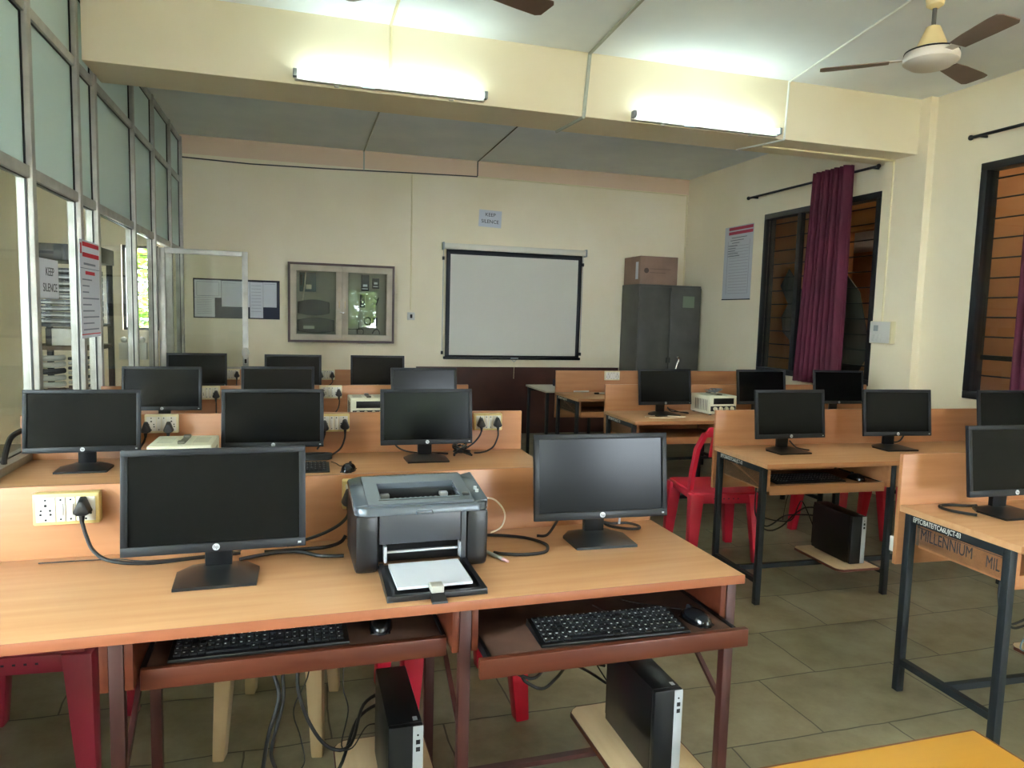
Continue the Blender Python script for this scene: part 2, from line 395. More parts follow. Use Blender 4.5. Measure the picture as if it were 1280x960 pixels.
# cable casings on walls and ceiling
CAS = mat('cream_casing', '#e3d6ae', .5); CASG = mat('grey_casing', '#aeb1a6', .5); CASW = mat('white_casing', '#e6e8e4', .5); BW = mat('dark_cable', '#3a3733', .5)
def casing(nm, pts, w, m, label):
    mb = MB()
    for a, b in zip(pts, pts[1:]): mb.tube([a, b], w, n=6, sub=1)
    return tag(mb.build(nm, m), label, kind='structure')
casing('trim_10', [(.54, 1.0, 3.275), (.57, 4.785, 3.275), (.57, 4.783, 2.92)], .009, CAS, 'cream cable casing down the beam to the tube light')
casing('trim_11', [(1.75, 1.5, 3.272), (1.93, 4.78, 3.272), (1.90, 4.782, 2.845), (1.86, 5.22, 2.845)], .013, CASG, 'grey cable casing over the ceiling and down the beam')
casing('trim_12', [(3.25, 3.22, 3.272), (3.55, 4.782, 3.272), (3.535, 4.782, 2.845), (3.40, 5.2, 2.845)], .008, CASW, 'white cable casing from the fan to the beam')
casing('trim_13', [(3.52, 5.02, 2.845), (4.805, 5.02, 2.845), (4.805, 5.02, 1.5)], .009, CAS, 'cream cable casing along the beam underside to the switch box')
casing('trim_14', [(-1.18, 8.493, 3.045), (-.5, 8.493, 3.03), (.3, 8.493, 3.045), (1.2, 8.493, 3.075), (2.05, 8.493, 3.097)], .007, BW, 'dark cable sagging across the back wall')
casing('trim_15', [(2.05, 8.493, 3.097), (2.05, 8.493, 3.27), (2.0, 5.25, 3.27)], .007, BW, 'dark cable from the back wall over the ceiling')
casing('trim_16', [(2.05, 8.493, 3.095), (4.86, 8.493, 3.08), (4.865, 8.49, 1.9)], .008, CAS, 'cream casing along the top of the back wall')
casing('trim_17', [(1.275, 8.493, 3.06), (1.275, 8.493, 1.50)], .009, CAS, 'cream casing down to the wall switch')
casing('trim_18', [(.723, 8.493, 3.06), (.723, 8.493, 3.272), (.70, 5.25, 3.272)], .008, CASG, 'pale casing on the ceiling of the rear bay')

# ------------------------------------------------------------------ lamps of the room and added fill tubes
TUBE = mat('lit_tube', '#ffffff', .4, emit='#dcf7f4', es=TUBE_E)
DIMTUBE = mat('dim_lit_tube', '#ffffff', .4, emit='#fff0dc', es=6)
REART = mat('rear_lit_tube', '#ffffff', .4, emit='#fff3e8', es=10*REAR_K)
CORRT = mat('corridor_lit_tube', '#ffffff', .4, emit='#ecf6f4', es=12)
OVER_FILL = mat('overhead_fill_tube', '#ffffff', .4, emit='#fff6ec', es=10*OVER_K)  # for tubes added out of view, giving the near desks light from above
BACK_FILL = mat('cool_fill_tube', '#ffffff', .4, emit='#c8e0ff', es=12)  # for a tube added behind the beam, unseen, to lift the rear bay
FAINT = mat('weak_lit_tube', '#ffffff', .4, emit='#fff0dc', es=9)
def tube_light(loc, rz, label, group=None, m=None):
    t = thing('tube_light', label, 'tube light', loc, rz, group)      # runs along local x, back at y=0, faces -y
    MB().box(-.6, .6, -.045, 0, -.022, .022, .006).build('batten', WHITE, t)
    MB().cyl((-.565, -.062, .012), (.565, -.062, .012), .013, n=14).build('tube', m or TUBE, t)
    for s in (-1, 1):
        e = MB().box(s*.6-.012 if s > 0 else -.612, s*.6+.012 if s > 0 else -.588, -.078, -.03, -.012, .036, .005).build('end_holder', mat('grey_plastic', '#8f9698', .4), t)
    MB().box(-.2, -.12, -.05, -.045, -.03, -.008, .002).build('starter', mat('grey_plastic', '', .4), t)
    for x in (-.35, .38): MB().box(x-.015, x+.015, -.03, 0, -.034, -.022, .003).build('mounting_clip', WHITE, t)
    return t
tube_light((.585, 4.785, 2.885), R(.5), 'lit white tube light left of the grey casing on the beam')
tube_light((2.855, 4.785, 2.875), R(.5), 'lit white tube light on the beam, second from the partition')
tube_light((-.1, YR+.005, 2.6), R(180), 'lit tube light high on the rear wall, nearest the partition', None, REART)
tube_light((1.95, YR+.005, 2.6), R(180), 'lit tube light high on the rear wall, between its two windows', None, REART)
tube_light((4.1, YR+.005, 2.6), R(180), 'lit tube light high on the rear wall, nearest the window wall', None, REART)
for x_, l_ in ((1.3, 'nearer the partition'), (2.9, 'nearer the window wall')):
    t = tube_light((x_, 2.2, ZC-.002), 0, 'added unseen fill tube light under the near ceiling, ' + l_, None, OVER_FILL)
    t.matrix_basis = t.matrix_basis @ Matrix.Rotation(R(90), 4, 'X')
tube_light((1.7, 5.225, 2.98), R(180), 'added unseen fill tube light on the back of the beam, facing the projection screen', None, BACK_FILL)
tube_light((-3.395, 1.6, 2.9), R(90), 'lit tube light in the corridor beyond the glass partition', None, CORRT)
tube_light((9.39, 8.4, 2.4), R(-90), 'lit tube light in the room across the orange corridor', None, DIMTUBE)
tube_light((5.6, 5.6, 3.2), 0, 'lit tube light under the ceiling of the orange corridor', None, FAINT)
tube_light((-3.395, 5.2, 2.9), R(90), 'added unseen fill tube light in the corridor near the network rack', None, DIMTUBE)  # added out of view to brighten the corridor around the rack
# ------------------------------------------------------------------ desks
LX = Matrix(((0, 0, -1, 0), (-1, 0, 0, 0), (0, 1, 0, 0), (0, 0, 0, 1)))          # lettering on a face that looks to -x
FY = Matrix(((1, 0, 0, 0), (0, 0, -1, 0), (0, 1, 0, 0), (0, 0, 0, 1)))           # lettering on a face that looks to -y
T = Matrix.Translation
def socket_board(par, x, z, w, yellow, kinds):
    body = YBOX if yellow else IVORY
    h = .088; d = .036 if yellow else .02
    s = MB().box(x-w/2, x+w/2, -d, 0, z-h/2, z+h/2, .004).build('socket_board', body, par)
    u = w/len(kinds) if False else None
    tot = sum(2 if k == 's' else 1 for k in kinds); cw = (w-.016)/tot; c = x-w/2+.008
    for k in kinds:
        ww = cw*(2 if k == 's' else 1); mx = c+ww/2
        if k == 's':
            mb = MB().box(c+.001, c+ww-.001, -d-.004, -d, z-.034, z+.034, .0015)
            for hx, hz, r in ((0, .012, .0038), (-.011, -.002, .003), (.011, -.002, .003), (-.012, -.013, .0032), (.012, -.013, .0032), (0, .027, .0028), (0, -.028, .0028)):
                mb.cyl((mx+hx, -d-.0046, z+hz), (mx+hx, -d-.003, z+hz), r, n=10, m=1)
            mb.build('socket', [WHITE, BLACK], s)
        else:
            mb = MB().box(c+.001, c+ww-.001, -d-.004, -d, z-.034, z+.034, .0015)
            mb.box(mx-cw*.25, mx+cw*.25, -d-.008, -d-.003, z-.017, z+.017, .0015)
            for hz in (.027, -.027): mb.cyl((mx, -d-.0046, z+hz), (mx, -d-.003, z+hz), .0028, n=8, m=1)
            mb.build('switch', [WHITE, BLACK], s)
        c += ww
    return s
def desk(label, loc, rz, W, D, steel, trays=(), shelves=(), boards=(), braces=False, side=None, group=None, pz=.505):
    t = thing('computer_desk', label, 'desk', loc, rz, group)
    MB().box(0, W, -D, 0, .725, .75, .002).build('tabletop', BEECH, t)
    tag(MB().box(0, W, -D-.003, -D+.001, .7245, .7495, .001).build('edge_band', EDGE if braces else BEECHP, t), 'reddish front edge strip' if braces else None)
    MB().box(0, W, .001, .02, pz, .955, .0015).build('back_panel', BEECHP, t)
    xs = [.015, W/3, 2*W/3, W-.015]; fy, ry = -D+.05, -.045
    for i, x in enumerate(xs):
        for y in (fy, ry):
            MB().box(x-.015, x+.015, y-.015, y+.015, 0, .725, .002).build('leg', steel, t)
        MB().box(x-.0125, x+.0125, fy+.015, ry-.015, .695, .725).build('top_rail', steel, t)
        if braces: MB().tube([(x, fy+.015, .35), (x, ry-.015, .62)], .009, n=4, sub=1).build('diagonal_brace', steel, t)
        else: MB().box(x-.0125, x+.0125, fy+.015, ry-.015, .112, .137).build('stretcher', steel, t)
        for sgn in (-1, 1):
            if (i == 0 and sgn < 0 and not side) or (i == 3 and sgn > 0): continue
            if i == 0 and sgn < 0: continue
            a = x+sgn*.016
            MB().box(min(a, a+sgn*.018), max(a, a+sgn*.018), fy-.012, ry-.03, .598, .722, .001).build('runner_board', TRAYW if braces else BEECHP, t)
    MB().box(xs[0]+.0125, xs[3]-.0125, -D*.5-.012, -D*.5+.012, .092 if braces else .112, .107 if braces else .137).build('cross_stretcher', steel, t)
    if side:
        sb = MB().box(.031, .043, fy+.016, ry-.016, .605, .70, .001).build('side_board', CHIP, t)
        if side[0]:
            mb = MB()
            mb.text('MILLENNIUM', .062, T((.0305, (fy+ry)/2+.06, .652)) @ LX, sx=.66).text('MIL', .062, T((.0305, fy+.075, .645)) @ LX, sx=.6)
            mb.box(.0303, .0309, ry-.09, ry-.02, .676, .679).box(.0303, .0309, fy+.02, ry-.14, .679, .681)
            mb.build('stencil_lettering', INK, sb, smooth=0)
        rl = MB().text('EPTC/BATE/TCA6L/JCT-0%d' % side[1], .027, T((.0019, ry-.135, .71)) @ LX, sx=.72).build('white_lettering', WHITE, t, smooth=0)
    for (b, pull, opened) in trays:
        a, c = xs[b]+.036, xs[b+1]-.036
        y0 = fy-pull
        tr = MB().box(a+.012, c-.012, y0, min(ry-.05, y0+.40), .600, .618, .002).build('keyboard_tray', TRAYTOP if braces else BEECHP, t)
        e = .024 if pull > .05 else 0
        MB().box(a-e if pull > .05 else a+.004, c+e if pull > .05 else c-.004, y0-.02, y0, .574, .624, .003).build('tray_lip', TRAYW if braces else BEECHP, tr)
        for s_, xx in ((0, a+.001), (1, c-.011)): MB().box(xx, xx+.010, y0+.005, ry-.06, .598, .622, .001).build('tray_slide', BLACK, tr)
    for (x0, x1, y0, y1) in shelves:
        r = .03
        poly = [(x0, y0+r), (x0+.4*r, y0+.4*r), (x0+r, y0), (x1, y0), (x1, y1), (x0+r, y1), (x0+.4*r, y1-.4*r), (x0, y1-r)]
        sh = MB().prism(poly, 'z', .1072 if braces else .1372, .122 if braces else .15, bev=.0015).build('computer_shelf', SHELFW, t)
        MB().prism([(x0-.004, y0+r), (x0+.4*r-.004, y0+.4*r-.004), (x0+r, y0-.004), (x1+.003, y0-.004), (x1+.003, y1), (x0+r, y1+.004), (x0+.4*r, y1-.4*r), (x0-.004, y1-r)], 'z', .1066 if braces else .1366, .1214 if braces else .1494).build('shelf_edging', TRAYW, sh)
    for bd in boards: socket_board(t, *bd)
    return t
sss = 's11s'
# left column, front to back (rear left corner of each is its origin)
def locrr(x, y, W, rz): return (x-W*math.cos(rz), y-W*math.sin(rz), 0)
WL = 2.4
a1 = R(.6); o1 = locrr(1.205, 2.255, WL, a1)
def lx(o, rz, x, y): # world -> local x
    return (x-o[0])*math.cos(rz)+(y-o[1])*math.sin(rz)
DESK_L1 = desk('long beech computer desk with the printer on it', o1, a1, WL, .56, MAROON, [(1, -.045, 0), (2, .10, 1)],
     [(2.085, 2.36, -.49, -.06), (1.30, 1.575, -.49, -.06)], [(lx(o1, a1, -.612, 2.24), .898, .162, True, sss), (lx(o1, a1, .208, 2.24), .90, .155, True, sss)], braces=True)
a2 = R(-1.5); o2 = locrr(1.15, 3.635, 2.35, a2)
desk('long beech desk with three monitors and a loose mouse, just behind the printer desk', o2, a2, 2.35, .56, MAROON, [(1, -.05, 0)], [],
     [(lx(o2, a2, -.614, 3.62), .912, .146, False, sss), (lx(o2, a2, .172, 3.62), .908, .15, True, sss), (lx(o2, a2, .958, 3.62), .903, .15, True, sss)], braces=True)
a3 = R(1.6); o3 = locrr(1.185, 5.05, 2.36, a3)
desk('long beech desk with three monitors and a power supply, third desk from the printer', o3, a3, 2.36, .56, MAROON, [], [],
     [(lx(o3, a3, -.555, 5.0), .912, .14, False, sss), (lx(o3, a3, .215, 5.0), .912, .15, False, sss)], braces=True)
a4 = R(.8); o4 = locrr(1.16, 6.40, 2.35, a4)
desk('long beech desk with three monitors, the rearmost on the partition side', o4, a4, 2.35, .56, MAROON, [], [],
     [(lx(o4, a4, -.535, 6.37), .915, .14, False, sss), (lx(o4, a4, .235, 6.37), .912, .145, False, sss)], braces=True)
# right column
WR = 2.4
r1 = R(-2.6); p1 = (2.305, 2.245, 0)
DESK_R1 = desk('beech desk on dark steel legs with MILLENNIUM stencilled on its side board', p1, r1, WR, .525, STEELD, [(0, -.03, 0)], [(.55, .765, -.46, -.05)], side=(1, 3))
r2 = R(-2.4); p2 = (2.288, 3.556, 0)
DESK_R2 = desk('beech desk on dark steel legs with a black computer on its low shelf', p2, r2, WR, .515, STEELD, [(0, -.02, 0)], [(.515, .765, -.46, -.05)], side=(0, 3))
r3 = R(-1.4); p3 = (2.268, 5.05, 0)
desk('beech desk on dark steel legs carrying a power supply and three monitors beside the window', p3, r3, WR, .55, STEELD, [(0, -.02, 0)], [], side=(0, 3))
r4 = R(.6); p4 = (2.352, 6.392, 0)
desk('beech desk without monitors, two pens on it, in front of the steel cupboard', p4, r4, WR, .56, STEELD, [(0, -.02, 0)], [], [(.578, .908, .16, False, sss)], side=(0, 3))
# socket box on the back of two right-hand panels
for D_, nm in ((DESK_R1, 'a'),):
    MB().box(.004, .04, .0205, .045, .55, .612, .003).build('socket_box', WHITE, D_)

# grey table at the back and the yellow table by the camera
t = thing('side_table', 'grey topped table on thin steel legs beside the brown board', 'table', (2.29, 6.5, 0), R(.5))
MB().box(0, .75, 0, .62, .73, .75, .003).build('tabletop', GREYTOP, t)
for x in (.03, .72):
    for y in (.03, .59): MB().box(x-.014, x+.014, y-.014, y+.014, 0, .73, .002).build('leg', STEELD, t)
MB().box(.03, .72, .58, .6, .69, .73).build('apron', STEELD, t)
t = thing('yellow_table', 'yellow laminate table, its corner just in view', 'table', (.2, .25, 0), R(0))
MB().box(0, .95, 0, .672, .725, .75, .003).build('tabletop', YTABLE, t)
mb = MB().box(.001, .951, .671, .6745, .7255, .7495).box(.949, .9525, 0, .671, .7255, .7495); mb.build('edge_band', mat('worn_edge', '#7a4a22', .6), t)
for x in (.05, .9):
    for y in (.05, .62): MB().box(x-.02, x+.02, y-.02, y+.02, 0, .725, .002).build('leg', STEELD, t)

# ------------------------------------------------------------------ monitors
def monitor_proto(label):
    t = thing('monitor', label, 'monitor')
    W, z0, z1 = .447, .075, .343; b = .0165; bb = .024
    yf = -.022
    mb = MB()
    mb.box(-W/2, W/2, yf, yf+.016, z0, z0+bb, .002).box(-W/2, W/2, yf, yf+.016, z1-b, z1, .002)
    mb.box(-W/2, -W/2+b, yf, yf+.016, z0+bb-.002, z1-b+.002, .0015).box(W/2-b, W/2, yf, yf+.016, z0+bb-.002, z1-b+.002, .0015)
    TL = T((0, .02, .19)) @ Matrix.Rotation(R(-7), 4, 'X') @ T((0, -.02, -.19))
    bz = mb.build('bezel', BEZEL, t); heads = [bz]
    sc = MB().box(-W/2+b-.001, W/2-b+.001, yf+.006, yf+.012, z0+bb-.001, z1-b+.001).build('screen', SCREEN, t)
    bh = MB().hull([(-W/2+.004, yf+.0162, z0+.004), (W/2-.004, yf+.0162, z0+.004), (W/2-.004, yf+.0162, z1-.004), (-W/2+.004, yf+.0162, z1-.004)],
              [(-W/2+.05, yf+.05, z0+.03), (W/2-.05, yf+.05, z0+.03), (W/2-.05, yf+.05, z1-.06), (-W/2+.05, yf+.05, z1-.06)]).build('back_housing', BLACK, t)
    MB().box(-.034, .034, .034, .056, .018, .20, .003).build('stand_neck', BLACK, t)
    c = .1
    outl = [(-c, -.085), (c, -.085), (c+.004, .04), (c-.03, .09), (-c+.03, .09), (-c-.004, .04)]
    mb = MB().prism(outl, 'z', 0, .008)
    mb.hull([(x, y, .008) for x, y in outl], [(-.05, -.005, .02), (.05, -.005, .02), (.05, .03, .022), (.045, .055, .022), (-.045, .055, .022), (-.05, .03, .022)])
    mb.build('stand_base', mat('stand_plastic', '#131619', .36), t)
    lg = MB().cyl((.0, yf-.0012, z0+.0125), (0, yf+.001, z0+.0125), .0088, n=24).build('logo_badge', SILVER if False else mat('badge_white', '#b9bbc0', .4), t)
    MB().text('hp', .0125, T((0, yf-.0014, z0+.0128)) @ FY @ Matrix.Shear('XZ', 4, (0, 0)), ext=.0002).build('logo_lettering', CHAR, lg, smooth=0)
    pb = MB().box(W/2-.02, W/2-.012, yf-.001, yf+.001, z0+.009, z0+.014, .0005).build('power_button', SILVER, t)
    for o in (bz, sc, bh, lg, pb): o.data.transform(TL)
    for o in kids(lg): o.data.transform(TL)
    return t
MON = [
 ('black monitor beside the printer, on its partition side', -.204, 1.985, 1, 'L'),
 ('black monitor beside the printer, at the aisle end of the desk', .922, 2.07, -2, 'L'),
 ('black monitor on the second desk, at its partition end', -.882, 3.45, 1, 'L'),
 ('black monitor in the middle of the second desk, above a keyboard', -.107, 3.45, -2, 'L'),
 ('black monitor at the aisle end of the second desk, grey sheen on its screen', .600, 3.43, 0, 'L'),
 ('black monitor on the third desk, at its partition end', -.79, 4.78, -2, 'L'),
 ('black monitor in the middle of the third desk', -.12, 4.83, 0, 'L'),
 ('black monitor at the aisle end of the third desk, beside the power supply', .815, 4.78, 2, 'L'),
 ('black monitor on the rearmost desk, nearest the glass door', -.773, 6.22, 2, 'L'),
 ('black monitor on the rearmost desk, below the display case', -.035, 6.14, -2, 'L'),
 ('black monitor on the rearmost desk, at its aisle end', .648, 6.13, -3, 'L'),
 ('black monitor on the desk with MILLENNIUM on its side', 2.625, 2.05, -2, 'R'),
 ('black monitor at the aisle end of the desk with the computer shelf', 2.60, 3.33, 0, 'R'),
 ('black monitor in the middle of the desk with the computer shelf', 3.318, 3.315, -5, 'R'),
 ('black monitor on the desk with the computer shelf, at its window end', 4.09, 3.25, -5, 'R'),
 ('black monitor beside the power supply under the steel cupboard', 2.630, 4.80, 3, 'R'),
 ('black monitor on the window side of the power supply', 3.455, 4.78, 2, 'R'),
 ('black monitor below the maroon curtain', 4.15, 4.745, -5, 'R'),
]
ZT = .7503
M0 = monitor_proto(MON[0][0])
for i, (lb, x, y, rz, sd) in enumerate(MON):
    if i == 0: M0.matrix_basis = T((x, y, ZT)) @ Matrix.Rotation(R(rz), 4, 'Z'); M0['group'] = 'monitors on the beech desks'
    else: dup(M0, (x, y, ZT), R(rz), lb, 'monitors on the beech desks')

# ------------------------------------------------------------------ keyboards, mice, computers
def keyboard_proto(label):
    t = thing('keyboard', label, 'keyboard')
    MB().hull([(-.2125, -.07, 0), (.2125, -.07, 0), (.2125, .072, 0), (-.2125, .072, 0)], [(-.211, -.069, .008), (.211, -.069, .008), (.211, .071, .02), (-.211, .071, .02)], bev=.002).build('case', BLACK, t)
    mb = MB(); tx = MB()
    for row in range(6):
        y = -.052+row*.0215; z = .0085+ (y+.069)/.14*.012
        x = -.2
        while x < .2:
            gap = .006 if (x > .075 and x < .085) else 0
            w = .0155
            if row == 0 and -.13 < x < -.03: w = .1
            if -.2+.0 <= x <= .199-w:
                mb.box(x, x+w, y-.008, y+.008, z, z+.0055, .001, seg=1)
                if w < .05 and random.random() < .8: tx.box(x+.003, x+.003+random.uniform(.003, .006), y+.0, y+.004, z+.0054, z+.0058)
            x += w+.0027+gap
    k = mb.build('keys', CHAR, t); tag(k, kind='stuff')
    tag(tx.build('key_marking', KEYTXT, k), kind='stuff')
    return t
def mouse_proto(label):
    t = thing('mouse', label, 'mouse')
    mb = MB()
    def sh(i, j):
        th = 2*math.pi*i; ph = math.pi/2*j
        r = math.cos(ph); return Vector((.031*r*math.cos(th), .056*r*math.sin(th)*(1 if math.sin(th) > 0 else .95), .036*math.sin(ph)**.85*(1-.12*math.sin(th)*r)))
    mb.grid(sh, 28, 9); bmesh.ops.remove_doubles(mb.bm, verts=mb.bm.verts[:], dist=.0004)
    mb.box(-.026, .026, -.046, .046, 0, .004, .003)
    mb.build('body', mat('glossy_black_plastic', '#101114', .18), t, smooth=60)
    MB().cyl((-.004, .030, .029), (.004, .030, .029), .009, n=14).build('scroll_wheel', CHAR, t)
    return t
def place(o, x, y, z, rz): o.matrix_basis = T((x, y, z)) @ Matrix.Rotation(R(rz), 4, 'Z')
def cord(par, pts, r=.0016): return MB().tube(pts, r, n=6).build('cord', RUBBER, par, world=True)
K0 = keyboard_proto('black keyboard on the pulled-out tray'); place(K0, .808, 1.722, .6183, -1.2)
K1 = dup(K0, (-.087, 1.86, .6183), R(1), 'black keyboard in the closed tray under the printer desk')
K2 = dup(K0, (-.075, 3.285, .7503), R(-1), 'black keyboard on the desktop under the middle monitor of the second desk')
K3 = dup(K0, (2.62, 3.20, .6183), R(-2.4), 'black keyboard inside the tray of the desk with the computer shelf')
m0 = mouse_proto('black mouse on the pulled-out tray'); place(m0, 1.075, 1.715, .6183, 12)
m1 = dup(m0, (.213, 1.875, .6183), R(-8), 'black mouse in the closed tray under the printer desk')
m2 = dup(m0, (.217, 3.235, .7503), R(-20), 'small black mouse on the bare desktop of the second desk')
m3 = dup(m0, (2.93, 3.16, .6183), R(5), 'black mouse inside the tray of the desk with the computer shelf')
cord(m0, [(1.06, 1.77, .632), (1.02, 1.82, .624), (.97, 1.86, .621), (.93, 1.9, .621)])
cord(K0, [(.85, 1.79, .632), (.845, 1.83, .622), (.83, 1.88, .621)])
cord(m2, [(.2, 3.285, .762), (.185, 3.33, .754), (.17, 3.39, .754), (.15, 3.43, .754)], .002)
K2k = cord(K2, [(.05, 3.352, .766), (.08, 3.40, .756), (.1, 3.43, .754)])

def computer_proto(label):
    t = thing('desktop_computer', label, 'computer')
    MB().box(-.045, .045, -.145, .165, .004, .27, .004).build('case', mat('computer_case', '#0d0e10', .32), t)
    fr = MB().box(-.045, .045, -.165, -.145, .004, .27, .004).build('front_panel', BLACK, t)
    MB().box(.018, .0455, -.1665, -.146, .006, .268, .002).build('silver_strip', SILVER, fr)
    mb = MB()
    for z in (.205, .225): mb.box(.026, .037, -.1672, -.166, z-.006, z+.006)
    mb.cyl((.031, -.1672, .244), (.031, -.166, .244), .0028, n=10); mb.build('port', BLACK, fr)
    MB().box(.022, .034, -.14, -.122, .2703, .2708).build('sticker', SILVER, t)
    mb = MB().box(-.042, .042, .165, .171, .02, .25)
    for i in range(6): mb.box(-.03, .03, .171, .173, .05+i*.03, .06+i*.03)
    mb.build('rear_panel', CHAR, t)
    for x in (-.04, .02):
        MB().box(x, x+.02, -.12, .14, 0, .004).build('foot', RUBBER, t)
    return t
c0 = computer_proto('black desktop computer standing under the pulled-out tray'); place(c0, 1.03, 1.93, .1222, 0)
dup(c0, (.268, 1.93, .1222), 0, 'black desktop computer standing under the printer')
dup(c0, (2.95, 3.29, .1502), R(-3), 'black desktop computer on the low shelf of a steel legged desk')
# ------------------------------------------------------------------ printer
t = thing('printer', 'grey and black laser printer with its paper tray folded down', 'printer', (.332, 1.915, ZT), R(1.2))
GREYL = mat('silver_grey_plastic', '#4d545b', .26, metal=.2); GREYP = mat('mid_grey_plastic', '#34363b', .38)
PBLK = mat('printer_dark_plastic', '#101115', .36)
prof = [(.012, 0), (-.002, .02), (-.004, .165), (.24, .195), (.246, .15), (.246, 0)]
for s in (-1, 1):
    a, b = sorted((s*.185, s*.122))
    MB().prism(prof, 'x', a, b, bev=.012).build('side_panel', PBLK, t)
MB().prism([(.10, 0), (.10, .09), (.006, .09), (.006, .145), (.235, .15), (.24, 0)], 'x', -.121, .121).build('body', PBLK, t)
MB().box(-.121, .105, -.003, .006, .083, .166, .003).build('front_door', GREYP, t)
MB().box(.106, .121, -.001, .006, .0, .166, .002).build('front_strip', GREYP, t)
# lid: sloping shell with an output slot
def lidz(y): return .178+.034*(y/.2)
def lidp(x0, x1, y0, y1, mb, top=.012, m=0):
    mb.hull([(x0, y0, lidz(y0)-.008), (x1, y0, lidz(y0)-.008), (x1, y1, lidz(y1)-.008), (x0, y1, lidz(y1)-.008)], [(x0, y0, lidz(y0)+top), (x1, y0, lidz(y0)+top), (x1, y1, lidz(y1)+top), (x0, y1, lidz(y1)+top)], m)
mb = MB()
lidp(-.150, .145, .012, .046, mb); lidp(-.150, -.112, .046, .152, mb); lidp(.112, .145, .046, .152, mb); lidp(-.15, .145, .152, .205, mb)
mb.build('lid', GREYL, t)
mb = MB()
c = [(-.188, .02), (-.176, .0), (-.155, -.01), (.155, -.01), (.176, .0), (.188, .02)]
mb.hull([(x, y, .163) for x, y in c], [(x, y+.006, .186) for x, y in c], bev=.004)
for s in (-1, 1):
    x0, x1 = sorted((s*.188, s*.148))
    mb.hull([(x0, .018, .165), (x1, .018, .165), (x1, .235, .20), (x0, .235, .20)], [(x0, .018, .186), (x1, .018, .192), (x1, .225, .226), (x0, .225, .216)], bev=.006)
mb.hull([(-.15, .2, .2), (.15, .2, .2), (.15, .24, .2), (-.15, .24, .2)], [(-.15, .2, .224), (.15, .2, .224), (.15, .232, .222), (-.15, .232, .222)], bev=.003)
mb.build('lid_rim', GREYL, t)
MB().box(-.121, .121, .04, .16, .146, .150).box(-.121, .121, .152, .165, .15, lidz(.15)-.004).box(-.121, -.113, .04, .16, .15, lidz(.05)).box(.113, .121, .04, .16, .15, lidz(.05)).build('output_slot', mat('slot_black', '#08090a', .6), t)
mb = MB()
for x in (-.1, .072): MB().box(x, x+.024, .128, .150, .176, .187, .002).build('slot_roller', SILVER, t)
for i in range(9): mb.box(-.06+i*.015, -.054+i*.015, .1, .15, .150, .172)
mb.build('slot_rib', CHAR, t)
MB().box(-.12, .11, .034, .0365, lidz(.035)+.0105, lidz(.035)+.0135, .001).build('lid_slit', BLACK, t)
mb = MB().box(.12, .138, .04, .07, lidz(.055)+.011, lidz(.055)+.0135, .001); mb.build('release_button', BLACK, t)
mb = MB()
for y in (.07, .09): mb.cyl((.168, y, lidz(y)+.008), (.168, y, lidz(y)+.0165), .005, n=12)
mb.build('indicator_button', SILVER, t)
MB().hull([(-.022, -.0125, .163), (.022, -.0125, .163), (.03, .0, .163), (-.03, 0, .163)], [(-.02, -.0125, .174), (.02, -.0125, .174), (.026, 0, .174), (-.026, 0, .174)], bev=.002).build('lid_grip', GREYL, t)
mb = MB()
mb.hull([(-.128, -.205, .002), (.128, -.205, .002), (.122, .03, .008), (-.122, .03, .008)], [(-.126, -.2, .008), (.126, -.2, .008), (.121, .03, .014), (-.121, .03, .014)])
for s in (-1, 1):
    mb.hull([(s*.128, -.205, .002), (s*.112, -.205, .002), (s*.108, -.0, .01), (s*.122, .0, .01)], [(s*.127, -.203, .018), (s*.114, -.2, .016), (s*.110, 0, .03), (s*.121, 0, .03)])
mb.box(-.126, .126, -.205, -.188, .004, .016, .002)
tr = mb.build('paper_tray', PBLK, t)
MB().box(-.018, .014, -.207, -.172, .0165, .034, .002).build('paper_stop', mat('pale_grey_plastic', '#a7a49a', .4), tr)
MB().hull([(-.022, -.236, .001), (.018, -.236, .001), (.016, -.205, .001), (-.02, -.205, .001)], [(-.021, -.234, .006), (.017, -.234, .006), (.015, -.205, .016), (-.019, -.205, .016)]).build('stop_flap', PBLK, tr)
MB().box(-.108, .112, .02, .03, .05, .056, .001).box(-.108, -.1, .0, .03, .03, .075, .002).box(.104, .112, .0, .03, .03, .075, .002).build('paper_guide', SILVER, t)
p = thing('paper_stack', 'stack of white paper in the printer tray', 'paper', (.332, 1.915, ZT), R(1.2))
MB().hull([(-.097, -.170, .0185), (.097, -.170, .0185), (.097, -.004, .019), (-.097, -.004, .019)], [(-.097, -.170, .025), (.097, -.170, .025), (.097, -.004, .029), (-.097, -.004, .029)]).build('sheet_stack', PAPER, p)
t = thing('pen', 'silver pen lying beside the printer', 'pen', (.548, 2.0, ZT+.006), R(112))
MB().cyl((-.06, 0, 0), (.05, 0, 0), .0055, n=12).build('barrel', SILVER, t)
MB().cyl((-.085, 0, 0), (-.06, 0, 0), .0035, .0055, n=12).build('tip', mat('pinkish_plastic', '#c9a0a0', .4), t)

